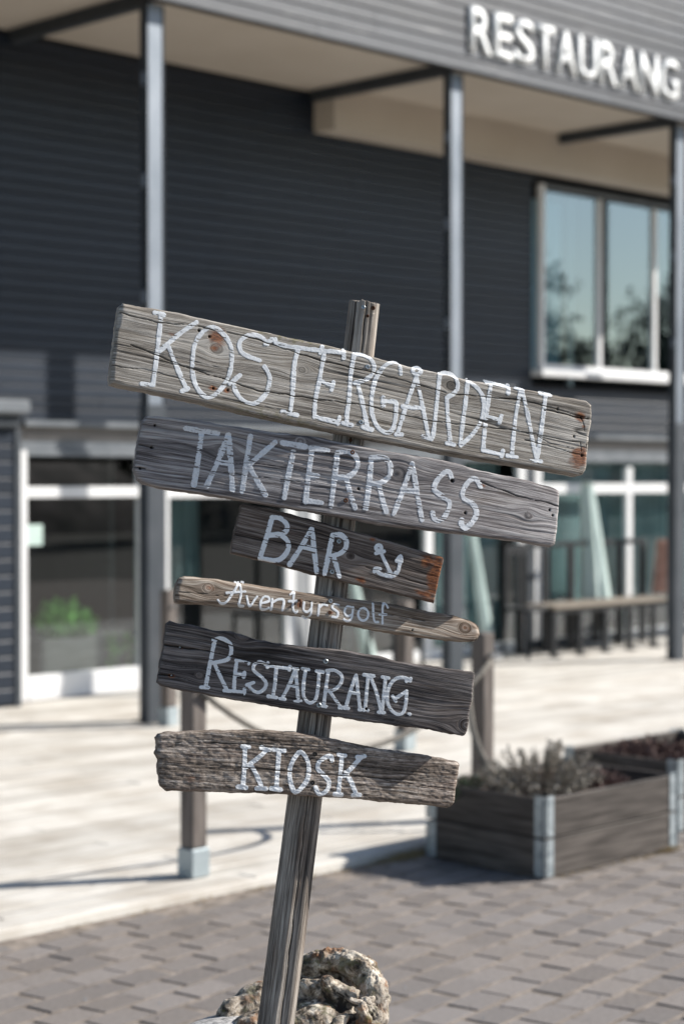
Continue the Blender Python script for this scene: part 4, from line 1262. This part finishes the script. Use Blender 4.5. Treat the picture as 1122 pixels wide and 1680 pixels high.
# --- the post: faceted section, real relief
def make_post():
    top = a_top; bot = a_bot; L = (top - bot).length
    ax = post_ax; x0 = CW(1, 0, 0); ex = (x0 - ax * x0.dot(ax)).normalized(); ey = ex.cross(ax).normalized()   # ey points to the viewer? fix below
    if ey.dot(FW) > 0: ey = -ey
    # section (x right, y to the viewer), metres
    sec = [(-.0315, .002), (-.0290, .012), (-.0035, .0285), (.0015, .0285), (.0200, .0215), (.0240, .0190), (.0315, .0035), (.0310, -.012), (.018, -.027), (-.012, -.029), (-.027, -.018)]
    P = resample([*sec, sec[0]], 150)[:-1]
    # orientation: clockwise left -> front -> right
    nl = int(L / .0016); zz = np.linspace(0, 1, nl)
    seg = np.hypot(*(np.roll(P, -1, 0) - P).T); ar = np.concatenate([[0], np.cumsum(seg)[:-1]])
    A, Zl = np.meshgrid(ar, zz * L)
    per = seg.sum()
    nrm = np.stack([np.roll(P, -1, 0)[:, 1] - np.roll(P, 1, 0)[:, 1], -(np.roll(P, -1, 0)[:, 0] - np.roll(P, 1, 0)[:, 0])], 1)
    nrm /= np.hypot(*nrm.T)[:, None]; 
    if (nrm * P).sum() < 0: nrm = -nrm
    aw = A + .004 * fbm(Zl * 3, A * 8, None, 3, 301)
    # blend noise so that the seam is at the back
    g1 = noise(aw * 190, Zl * 3, None, 302); g2 = noise(aw * 420, Zl * 7, None, 303); g3 = noise(aw * 70, Zl * 1.5, None, 305)
    gate = np.clip(.6 + .8 * fbm(Zl * 3, A * 18, None, 2, 306), .2, 1.3)
    h = .00065 * (g1 * .7 + g2 * .5 + g3 * .9 - np.abs(g1) * 1.0) * gate + .0010 * fbm(Zl * 5, A * 25, None, 2, 307)
    # long drying crack in the front facet
    fa = ar[np.argmin(np.hypot(P[:, 0] - .006, P[:, 1] - .0285))]
    pathx = fa + .0025 * np.sin(Zl * 5.0 + 1) + .0012 * noise(Zl * 30, Zl * 0, None, 308) - .004 * (Zl / L - .4)
    wck = .0011 * np.clip(1.2 * noise(Zl * 2.2, Zl * 0 + 3, None, 309) + .75, 0, 1)
    ck = np.clip(1.25 - np.abs(A - pathx) / np.maximum(wck, 1e-5), 0, 1) * (wck > .0001)
    la = ar[np.argmin(np.hypot(P[:, 0] + .017, P[:, 1] - .02))]
    topm = np.clip((Zl / L - .86) / .04, 0, 1)
    c2 = np.clip(1.2 - np.abs(A - la + .001 * np.sin(Zl * 30)) / .0016, 0, 1) * topm
    ck = np.maximum(ck, c2); h -= ck * .005
    # peeled zone at the lower front: higher relief on the middle facet
    ins = np.clip(1 - np.abs(A - fa - .004) / .012, 0, 1) * np.clip(1 - (Zl / L - .30) / .05, 0, 1)
    h -= .0016 * np.clip(ins * 3 - .5 + .6 * noise(Zl * 12, A * 60, None, 310), 0, 1)
    # taper and rough top
    scl = 1.12 - .16 * (Zl / L)
    X = P[None, :, 0] * scl + nrm[None, :, 0] * h; Y = P[None, :, 1] * scl + nrm[None, :, 1] * h
    zoff = np.where(Zl > L - .02, .004 * fbm(A * 160, A * 0, None, 3, 311), 0) - np.clip(Zl / L - .99, 0, 1) * X * 40 * .06
    bend = .004 * np.sin(Zl / L * 3.1)
    ex_, ey_, ax_, b_ = (np.array(v[:]) for v in (ex, ey, ax, bot))
    W = b_ + (X + bend)[..., None] * ex_ + Y[..., None] * ey_ + (Zl + zoff)[..., None] * ax_
    r, c = A.shape; idx = np.arange(r * c).reshape(r, c); nx = np.roll(idx, -1, 1)
    Q = np.stack([idx[:-1], nx[:-1], nx[1:], idx[1:]], -1).reshape(-1, 4)
    co = [W.reshape(-1, 3)]; qs = [Q]; uvs = [np.stack([Zl.ravel(), aw.ravel()], 1)]
    rel = [np.clip(.5 + (.4 - np.abs(g1 + .4 * g2)) * .5, 0, 1).ravel()]; ckk = [ck.ravel()]
    prev = idx[-1]; N = r * c
    cen = W[-1].mean(0)
    for k, f in enumerate((.93, .78, .6, .4, .2)):
        ring = cen + (W[-1] - cen) * f + ax_ * (.0028 * min(k + 1, 3) / 3 + .0018 * fbm(P[:, 0] * f * 220, P[:, 1] * f * 220, None, 3, 320))[:, None]
        ids = np.arange(N, N + c); N += c; qs.append(np.stack([prev, np.roll(prev, -1), np.roll(ids, -1), ids], 1)); prev = ids; co.append(ring)
        uvs.append(np.stack([ar * .02, ar * 1.0 * f], 1)); rel.append(np.full(c, .5 if k % 2 else .2)); ckk.append(np.zeros(c))
    uvs = np.concatenate(uvs); zero = np.zeros(len(uvs))
    o = raw_mesh('post', np.concatenate(co), np.concatenate(qs), M['wood_post'], bot, sign, {'relief': np.concatenate(rel), 'crack': np.concatenate(ckk), 'rust': zero, 'lichen': zero}, uvs, [prev])
    bm = bmesh.new(); bm.from_mesh(o.data); bmesh.ops.recalc_face_normals(bm, faces=bm.faces[:]); bm.to_mesh(o.data); bm.free()
    def on_post(px, py, r_, mat, fr=.029):
        D = (axis_at(py) - Vector((0, 0, H_CAM))).dot(FW) - fr; c = at(px, py, D)
        screw_at(c, ey, ex, r_, M[mat], o)
    on_post(596, 504, .0042, 'screw', .031); on_post(603, 518, .0030, 'rust', .0295); on_post(612, 505, .0042, 'rust', .0275)
    on_post(575, 722, .0034, 'rust', .0305)
    return o
make_post()

# --- boards (outlines in photo pixels on the plane of each board)
b1 = Board('long silver grey top board reading KOSTERGÅRDEN with rust stains', (600, 640), 20, 8.5, .030, -.008,
           top=[(203, 497), (300, 514), (420, 541), (560, 571), (650, 595), (750, 619), (850, 636), (940, 653), (962, 657)],
           bottom=[(184, 629), (300, 653), (400, 676), (560, 709), (700, 737), (800, 755), (900, 771), (948, 779)],
           left=[(184, 629), (182, 620), (184, 600), (190, 555), (195, 515), (197, 502), (203, 497)],
           right=[(948, 779), (957, 777), (962, 768), (965, 740), (966, 715), (971, 690), (970, 664), (962, 657)],
           mat=M['wood_top'], seed=11, amp=.00075, warp_k=.0, cup=.12, lichen=True, edge_r=.0065,
           knots=[(355, 572, .011), (740, 633, .010), (495, 607, .009)],
           cracks=[([(197, 513), (260, 529), (320, 534), (420, 556), (520, 590), (640, 618), (735, 645), (860, 657), (970, 687)], .0011, .004),
                   ([(215, 565), (300, 600), (420, 640), (520, 655), (600, 665), (700, 690), (850, 706), (925, 722), (966, 726)], .0011, .004),
                   ([(860, 721), (948, 745), (965, 749)], .0011, .003), ([(896, 672), (950, 685), (970, 687)], .0018, .004),
                   ([(880, 714), (900, 727), (940, 735)], .0007, .002), ([(182, 600), (240, 606), (300, 622)], .0007, .002),
                   ([(953, 686), (957, 696), (958, 706)], .0013, .003), ([(951, 724), (953, 740)], .0011, .003), ([(962, 726), (960, 742)], .0008, .003)],
           rust=[(355, 552, .024, .026, 1.15), (352, 571, .012, .010, .8), (372, 640, .011, .010, 1.0), (350, 637, .012, .006, 1.1), (952, 683, .016, .014, 1.25), (949, 750, .024, .026, 1.5), (957, 700, .007, .006, .9), (284, 549, .02, .008, .5)],
           holes=[(327, 542, .0034), (344, 552, .003), (350, 637, .0028), (374, 640, .0028), (953, 685, .0032), (954, 747, .0038), (914, 671, .003), (893, 673, .0022), (941, 716, .0028)])
b2 = Board('violet grey second board reading TAKTERRASS', (575, 780), 16.5, 6.5, .028, .002,
           top=[(245, 680), (320, 688), (430, 706), (520, 717), (620, 737), (745, 757), (790, 770), (870, 786), (918, 799)],
           bottom=[(240, 790), (262, 797), (400, 819), (520, 840), (640, 862), (760, 875), (860, 887), (908, 895)],
           left=[(240, 790), (230, 782), (226, 766), (229, 735), (234, 706), (237, 688), (245, 680)],
           right=[(908, 895), (916, 890), (920, 870), (923, 840), (926, 812), (925, 803), (918, 799)],
           mat=M['wood_second'], seed=23, amp=.0014, warp_k=.22, cup=.35, twist=-.22, edge_r=.006, edge_n=.0016,
           knots=[(373, 741, .012), (653, 776, .012), (493, 724, .008), (870, 845, .007)],
           cracks=[([(232, 728), (255, 733)], .0015, .004), ([(226, 764), (242, 767)], .0018, .005), ([(790, 789), (850, 812), (922, 828)], .0013, .004),
                   ([(316, 799), (345, 804)], .001, .002), ([(340, 770), (430, 783), (520, 792)], .0006, .0015)],
           rust=[(794, 796, .012, .005, .8)],
           holes=[(257, 696, .0028), (252, 732, .003), (234, 766, .0032), (743, 788, .0045), (588, 802, .0034), (764, 841, .0034), (907, 835, .003), (912, 844, .003)])
b3 = Board('short dark board reading BAR with a white anchor and a rusty end', (545, 910), 14.5, 5, .022, .002,
           top=[(400, 827), (440, 833), (500, 850), (560, 866), (620, 883), (680, 901), (727, 914)],
           bottom=[(381, 907), (440, 921), (500, 938), (580, 957), (650, 973), (713, 988)],
           left=[(381, 907), (384, 885), (391, 855), (397, 831), (400, 827)],
           right=[(713, 988), (719, 960), (724, 935), (729, 917), (727, 914)],
           mat=M['wood_bar'], seed=37, amp=.0007, warp_k=.15, cup=.2, edge_r=.003,
           knots=[(575, 912, .006)],
           cracks=[([(385, 878), (460, 890), (530, 900)], .0008, .002), ([(600, 930), (650, 945), (700, 960)], .0008, .002), ([(460, 866), (520, 872), (560, 890)], .0007, .002)],
           rust=[(715, 950, .020, .060, 1.45), (592, 952, .014, .010, 1.0), (612, 885, .010, .006, .8), (700, 975, .03, .012, 1.0), (702, 920, .02, .016, 1.0)])
b4 = Board('slim rounded board with Äventyrsgolf lettered in thin white script', (545, 1000), 23, 8, .020, .002,
           top=[(304, 946), (330, 947), (400, 957), (480, 969), (560, 981), (640, 990), (700, 1003), (745, 1010), (770, 1018)],
           bottom=[(291, 988), (360, 993), (430, 1001), (500, 1011), (560, 1022), (640, 1037), (700, 1046), (755, 1051), (772, 1052)],
           left=[(291, 988), (289, 978), (292, 958), (297, 949), (304, 946)],
           right=[(772, 1052), (783, 1050), (789, 1040), (786, 1028), (779, 1021), (770, 1018)],
           mat=M['wood_slim'], seed=41, amp=.0005, cup=-.6, edge_r=.008,
           knots=[(342, 965, .009), (762, 1030, .012)],
           cracks=[([(500, 985), (600, 1003), (700, 1020)], .0006, .0015), ([(295, 972), (380, 978)], .0006, .0015)],
           rust=[(344, 964, .016, .010, .6), (765, 1030, .02, .010, .55), (542, 1005, .008, .005, .9), (490, 990, .005, .012, .9)],
           holes=[(676, 1034, .0022), (486, 1014, .002)])
b5 = Board('dark slate board reading RESTAURANG. with small capitals', (520, 1120), 12.5, 4.5, .026, .000,
           top=[(280, 1020), (310, 1026), (342, 1033), (380, 1038), (400, 1043), (425, 1051), (450, 1056), (500, 1061), (560, 1067), (620, 1077), (660, 1087), (690, 1092), (730, 1096), (779, 1104)],
           bottom=[(268, 1125), (300, 1133), (360, 1143), (420, 1153), (500, 1166), (580, 1180), (640, 1188), (700, 1196), (764, 1207)],
           left=[(268, 1125), (261, 1120), (262, 1110), (266, 1085), (273, 1045), (276, 1024), (280, 1020)],
           right=[(764, 1207), (769, 1202), (773, 1170), (779, 1130), (783, 1106), (779, 1104)],
           mat=M['wood_dark'], seed=59, amp=.0011, warp_k=.26, cup=.15, twist=.0, edge_r=.004, edge_n=.0022,
           knots=[(328, 1108, .007), (398, 1042, .010), (768, 1190, .014)],
           cracks=[([(272, 1058), (310, 1064), (345, 1068)], .0015, .005), ([(262, 1107), (285, 1109)], .0016, .005), ([(345, 1068), (420, 1088), (500, 1098)], .0006, .0015)],
           rust=[(283, 1109, .010, .005, .9), (298, 1063, .008, .004, .7)],
           holes=[(298, 1062, .003), (283, 1108, .003), (601, 1163, .003)])
b6 = Board('rough brown grey bottom board reading KIOSK', (510, 1260), 19, 6.5, .026, .002,
           top=[(272, 1203), (310, 1200), (360, 1199), (410, 1198), (450, 1199), (500, 1203), (545, 1212), (620, 1229), (680, 1237), (720, 1243), (748, 1249)],
           bottom=[(276, 1297), (340, 1299), (420, 1301), (500, 1305), (560, 1308), (640, 1315), (700, 1320), (738, 1325)],
           left=[(276, 1297), (268, 1290), (264, 1270), (264, 1245), (259, 1236), (262, 1222), (260, 1211), (265, 1205), (272, 1203)],
           right=[(738, 1325), (747, 1320), (751, 1300), (755, 1270), (757, 1256), (754, 1251), (748, 1249)],
           mat=M['wood_kiosk'], seed=71, amp=.00050, warp_k=.16, cup=.1, rot_rough=.00125, edge_r=.007, edge_n=.0022,
           cracks=[([(290, 1218), (400, 1220), (500, 1223), (560, 1228)], .0009, .003), ([(560, 1268), (650, 1282), (745, 1296)], .0008, .002), ([(510, 1244), (600, 1258), (700, 1268)], .0006, .002)],
           rust=[(318, 1278, .04, .02, .35)])

# sliver of split wood on the top edge of the KIOSK board
sv = []
for (x, y) in ((490, 1202), (520, 1206), (545, 1213), (580, 1219), (612, 1226), (600, 1229), (560, 1226), (525, 1219), (495, 1212)):
    a, b = b6.st(x, y); sv.append((a, b))
vs = [b6.O + b6.e1 * a + b6.e2 * b + b6.n * -.004 for a, b in sv] + [b6.O + b6.e1 * a + b6.e2 * b + b6.n * -.016 for a, b in sv]
n_ = len(sv); fs = [tuple(range(n_))[::-1], tuple(range(n_, 2 * n_))] + [(i, (i + 1) % n_, n_ + (i + 1) % n_, n_ + i) for i in range(n_)]
sl_ = mk('splinter', vs, fs, M['wood_kiosk'], b6.o)

# --- lettering, traced as brush strokes (coordinates are zoomed-crop pixels: origin and factor)
K1 = (160, 480, 2.671); K2 = (560, 480, 2.609); K6 = (540, 480, 6.0); K8 = (420, 680, 2.805)
K3 = (250, 820, 3.619); K4 = (500, 820, 3.619); K5 = (240, 1010, 3.74); K9 = (500, 1040, 3.74)
def put(b, crop, strokes, w, **kw):
    b.letter(C(strokes, *crop), w * 3.62 / FPX, **kw)
def circ(cx, cy, rx, ry, n=12, a0=0):
    return [(cx + rx * math.sin(a0 + 2 * math.pi * i / n), cy - ry * math.cos(a0 + 2 * math.pi * i / n)) for i in range(n)] + [(cx + rx * math.sin(a0), cy - ry * math.cos(a0))]
W1 = 8.0
put(b1, K1, [[(250, 88), (290, 98)], [(280, 95), (265, 240), (245, 400)], [(195, 400), (246, 405)], [(435, 130), (355, 185), (268, 262)], [(312, 235), (350, 330), (392, 425)], [(370, 432), (397, 420)]], W1)
put(b1, K1, [[(505, 152), (550, 180), (585, 235), (588, 310), (570, 380), (530, 435), (485, 460), (445, 430), (420, 370), (418, 290), (430, 220), (465, 170), (505, 152)]], W1)
put(b1, K1, [[(745, 225), (725, 200), (690, 186), (655, 190), (625, 215), (625, 250), (650, 275), (712, 297)], [(732, 325), (755, 370), (745, 430), (715, 470), (680, 487), (635, 470), (605, 430), (597, 390)], [(580, 400), (625, 362)], [(735, 225), (765, 205)]], W1)
put(b1, K1, [[(780, 205), (800, 228), (980, 255)], [(985, 238), (975, 266)], [(880, 245), (862, 320), (855, 440), (845, 525)], [(810, 522), (875, 537)]], W1)
put(b1, K1, [[(995, 255), (975, 370), (955, 470), (950, 545)], [(950, 545), (1055, 570)], [(1060, 545), (1052, 576)], [(975, 385), (1030, 410)], [(1033, 393), (1025, 427)], [(995, 255), (1080, 264)], [(1080, 250), (1078, 287)]], W1)
put(b1, K6, [[(245, 610), (215, 780), (205, 900), (195, 1060), (175, 1180), (170, 1290)], [(130, 1285), (220, 1305)], [(245, 610), (320, 610), (400, 650), (440, 720), (430, 790), (370, 850), (250, 890)], [(285, 910), (320, 1060), (345, 1180), (370, 1310)], [(330, 1325), (415, 1350)]], W1)
put(b1, K6, [[(705, 800), (690, 720), (640, 688), (560, 710), (490, 790), (450, 870), (420, 1000), (415, 1130), (430, 1230), (480, 1330), (560, 1380), (620, 1350), (650, 1240), (657, 1140)], [(657, 1140), (650, 1078), (540, 1070)], [(530, 1035), (530, 1112)]], W1)
put(b1, K2, [circ(322, 335, 17, 15), [(320, 365), (285, 460), (240, 600)], [(322, 365), (345, 480), (370, 610)], [(262, 488), (350, 494)], [(232, 607), (258, 608)], [(345, 615), (385, 627)]], W1 * .95)
put(b1, K2, [[(420, 350), (412, 430), (400, 540), (390, 618)], [(420, 350), (450, 342), (485, 360), (497, 395), (488, 425), (455, 447)], [(450, 450), (455, 540), (465, 640)], [(450, 645), (482, 652)]], W1)
put(b1, K2, [[(540, 370), (530, 470), (515, 580), (508, 652)], [(540, 375), (590, 420), (608, 470), (600, 540), (565, 600), (510, 655)]], W1)
put(b1, K2, [[(640, 385), (625, 480), (612, 590), (605, 675)], [(615, 380), (715, 402)], [(716, 395), (712, 430)], [(620, 530), (680, 547)], [(684, 528), (675, 557)], [(605, 675), (686, 694)], [(690, 678), (684, 700)]], W1)
put(b1, K2, [[(765, 415), (745, 530), (728, 695)], [(742, 407), (775, 418)], [(708, 698), (750, 704)], [(772, 420), (800, 540), (832, 712)], [(872, 440), (858, 560), (838, 705)], [(812, 718), (854, 723)], [(850, 430), (895, 438)]], W1)
W2 = 9.4; kw = dict(mat=M['paint_worn'], gapfac=1.15, jit=.14)
put(b2, K1, [[(392, 592), (530, 615)], [(462, 605), (448, 720), (430, 838)]], W2, **kw)
put(b2, K1, [[(575, 622), (535, 730), (485, 845)], [(577, 622), (588, 740), (596, 862)], [(530, 740), (588, 747)]], W2, **kw)
put(b2, K1, [[(672, 630), (655, 750), (638, 870)], [(780, 655), (665, 755)], [(668, 762), (738, 885)]], W2, **kw)
put(b2, K1, [[(812, 658), (910, 675)], [(865, 668), (840, 790), (820, 898)]], W2, **kw)
put(b2, K1, [[(940, 685), (925, 800), (912, 915)], [(935, 682), (1010, 692)], [(925, 800), (965, 804)], [(912, 912), (982, 921)]], W2, **kw)
put(b2, K8, [[(375, 175), (360, 300), (345, 420)], [(375, 175), (430, 172), (465, 205), (462, 250), (425, 285), (370, 290)], [(415, 295), (435, 370), (455, 430)]], W2, **kw)
put(b2, K8, [[(530, 200), (520, 320), (502, 435)], [(530, 200), (590, 200), (618, 235), (612, 285), (570, 315), (525, 318)], [(565, 320), (580, 390), (597, 448)]], W2, **kw)
put(b2, K8, [[(718, 225), (680, 340), (632, 458)], [(720, 225), (740, 350), (762, 485)], [(675, 345), (738, 353)]], W2, **kw)
put(b2, K8, [[(903, 290), (893, 264), (868, 267), (830, 310), (822, 345), (850, 370), (890, 400), (885, 440), (850, 488), (820, 480), (812, 452)]], W2, **kw)
put(b2, K8, [[(1038, 330), (1020, 298), (990, 300), (955, 350), (958, 385), (1000, 410), (1018, 450), (1000, 490), (965, 522), (945, 505), (948, 485)]], W2, **kw)
W3 = 8.6
put(b3, K3, [[(712, 105), (680, 220), (640, 345)], [(712, 105), (760, 110), (798, 145), (795, 185), (755, 205), (690, 210)], [(755, 205), (800, 240), (808, 290), (775, 340), (730, 360), (640, 345)]], W3, jit=.1)
put(b3, K3, [[(945, 170), (890, 270), (815, 385)], [(947, 170), (960, 290), (975, 428)], [(895, 278), (958, 294)]], W3, jit=.1)
put(b3, K4, [[(165, 210), (140, 330), (118, 440)], [(165, 210), (210, 208), (245, 240), (240, 290), (205, 320), (155, 335)], [(170, 335), (190, 400), (205, 455)]], W3, jit=.1)
put(b3, K4, [circ(438, 285, 17, 15), [(422, 318), (470, 306)], [(447, 305), (475, 365), (508, 432)], [(418, 412), (450, 440), (510, 455), (545, 438), (560, 400), (567, 345)], [(545, 362), (569, 334), (573, 366)], [(412, 425), (418, 408), (446, 410)], [(485, 440), (515, 455), (540, 432)]], 6.8, name='painted_anchor', jit=.06, gapfac=.6)
b3.o.children[-1]['label'] = 'small white painted anchor'
W4 = 4.5
k4 = dict(jit=.12, gapfac=.35)
for crop, stt in ((K3, [[(518, 488), (480, 550), (440, 608), (410, 615), (390, 595)], [(520, 488), (527, 560), (515, 622), (542, 632)], [(440, 553), (552, 545)], [(498, 486), (506, 490)], [(538, 487), (546, 489)]]),
                  (K3, [[(560, 572), (577, 632), (608, 592), (622, 575)]]),
                  (K3, [[(642, 615), (690, 602), (690, 580), (665, 575), (645, 600), (642, 640), (665, 652), (692, 642)]]),
                  (K3, [[(712, 590), (706, 652)], [(710, 612), (745, 592), (780, 597), (772, 655)]]),
                  (K3, [[(842, 543), (834, 640), (850, 670), (860, 662)], [(818, 562), (842, 545)], [(812, 602), (856, 600)]]),
                  (K3, [[(900, 610), (898, 655), (920, 665), (942, 645)], [(946, 610), (940, 680), (920, 700), (895, 690)]]),
                  (K3, [[(990, 625), (984, 686)], [(988, 645), (1012, 620), (1036, 626)]]),
                  (K4, [[(200, 626), (175, 620), (162, 640), (195, 667), (190, 695), (162, 695)]]),
                  (K4, [[(284, 640), (250, 635), (235, 665), (250, 690), (280, 682)], [(286, 638), (278, 700), (255, 720), (232, 710)]]),
                  (K4, [circ(346, 680, 30, 37)]),
                  (K4, [[(404, 616), (406, 680), (414, 722), (434, 726)]]),
                  (K4, [[(492, 640), (478, 614), (462, 635), (460, 735)], [(442, 680), (482, 682)]])):
    put(b4, crop, stt, W4, **k4)
W5 = 6.9; k5 = dict(jit=.08, gapfac=.8)
put(b5, K5, [[(425, 150), (400, 270), (368, 437)], [(340, 440), (384, 442)], [(415, 150), (465, 140), (515, 170), (525, 220), (500, 270), (410, 290)], [(425, 300), (460, 380), (498, 458)], [(480, 460), (518, 463)]], W5, **k5)
put(b5, K5, [[(557, 278), (545, 380), (540, 462)], [(553, 275), (640, 276)], [(638, 268), (630, 295)], [(548, 360), (605, 363)], [(605, 350), (600, 377)], [(530, 463), (605, 470)], [(605, 450), (603, 478)]], W5 * .92, **k5)
put(b5, K5, [[(738, 302), (700, 285), (665, 300), (660, 335), (700, 370), (735, 410), (725, 450), (685, 472), (645, 450), (630, 425)], [(618, 425), (660, 411)]], W5 * .92, **k5)
put(b5, K5, [[(745, 305), (880, 325)], [(748, 290), (744, 318)], [(883, 313), (878, 334)], [(798, 320), (790, 420), (778, 495)], [(748, 495), (800, 503)]], W5 * .92, **k5)
put(b5, K5, [[(915, 330), (880, 420), (835, 505)], [(917, 330), (925, 430), (932, 520)], [(872, 425), (925, 436)], [(820, 508), (850, 513)], [(912, 522), (950, 526)], [(903, 325), (930, 328)]], W5 * .92, **k5)
put(b5, K5, [[(978, 330), (965, 420), (965, 490), (985, 525), (1010, 535), (1040, 510), (1055, 430), (1060, 345)], [(958, 325), (997, 331)], [(1045, 340), (1084, 346)]], W5 * .92, **k5)
put(b5, K9, [[(145, 225), (130, 330), (115, 440)], [(135, 225), (185, 225), (225, 255), (222, 300), (185, 340), (140, 350)], [(150, 350), (185, 400), (225, 455)], [(105, 442), (130, 446)], [(212, 453), (240, 450)]], W5 * .92, **k5)
put(b5, K9, [[(312, 255), (280, 350), (250, 455)], [(315, 255), (325, 350), (340, 465)], [(275, 360), (330, 366)], [(240, 455), (266, 457)]], W5 * .92, **k5)
put(b5, K9, [[(362, 250), (424, 258)], [(388, 255), (378, 370), (370, 465)], [(402, 260), (440, 360), (470, 480)], [(495, 270), (485, 380), (474, 478)], [(476, 264), (514, 271)], [(333, 465), (388, 470)], [(452, 480), (490, 484)]], W5 * .92, **k5)
put(b5, K9, [[(648, 288), (610, 268), (560, 275), (520, 320), (505, 390), (520, 450), (560, 490), (600, 488), (620, 440), (626, 352)], [(626, 352), (552, 400)], [(540, 383), (560, 414)], [(625, 290), (652, 275)]], W5 * .92, **k5)
put(b5, K9, [[(640, 492), (648, 493)]], W5 * .9, name='painted_dot', **k5)
W6 = 8.0; k6 = dict(jit=.1, gapfac=.5)
put(b6, K5, [[(608, 803), (605, 920), (595, 1050)], [(590, 802), (632, 806)], [(565, 1050), (614, 1056)], [(750, 818), (690, 870), (622, 925)], [(640, 910), (680, 980), (710, 1055)], [(680, 1060), (736, 1063)], [(708, 810), (758, 824)]], W6, **k6)
put(b6, K5, [[(780, 820), (848, 829)], [(815, 825), (808, 930), (798, 1060)], [(765, 1060), (825, 1069)]], W6, **k6)
put(b6, K5, [[(945, 837), (985, 880), (998, 950), (980, 1020), (920, 1083), (890, 1040), (880, 960), (900, 890), (945, 837)]], W6, **k6)
put(b6, K9, [[(167, 778), (160, 752), (125, 757), (85, 790), (82, 830), (120, 870), (148, 910), (135, 960), (90, 983), (66, 942)]], W6, **k6)
put(b6, K9, [[(228, 745), (218, 860), (205, 985)], [(210, 740), (247, 746)], [(182, 983), (225, 989)], [(345, 758), (240, 872)], [(250, 850), (285, 910), (315, 985)], [(295, 990), (338, 988)], [(322, 756), (368, 750)]], W6, **k6)

# --- screws and nail heads
b1.screw(603, 602, .0048, 'screw'); b1.screw(592, 693, .0048, 'screw')
b2.screw(578, 742, .0044, 'rust'); b2.screw(567, 821, .0044, 'rust')
b3.screw(556, 888, .0046, 'screw'); b3.screw(545, 938, .0046, 'screw')
b4.screw(542, 986, .0042, 'screw'); b4.screw(541, 1005, .0038, 'rust')
b5.screw(534, 1085, .0048, 'screw'); b5.screw(523, 1157, .0048, 'screw'); b5.screw(297, 1062, .0018, 'screw', .0055); b5.screw(283, 1108, .0018, 'screw', .0055)
b6.screw(517, 1237, .0044, 'hole'); b6.screw(513, 1284, .0044, 'hole')
# bent nail in the slim board
a, b = b4.st(490, 985); c = b4.O + b4.e1 * a + b4.e2 * b
m = MB().tube([c + b4.n * -.002, c + b4.n * .010, c + b4.n * .013 - b4.e2 * .004, c + b4.n * .012 - b4.e2 * .014], [.0022, .0022, .0024, .0026], 8)
m.build('nail', M['rust'], b4.o)

for o in COL.objects:
    if '_b' in o: del o['_b']
print('objects', len(COL.objects), 'tris', sum(len(o.data.polygons) for o in COL.objects if o.type == 'MESH'))
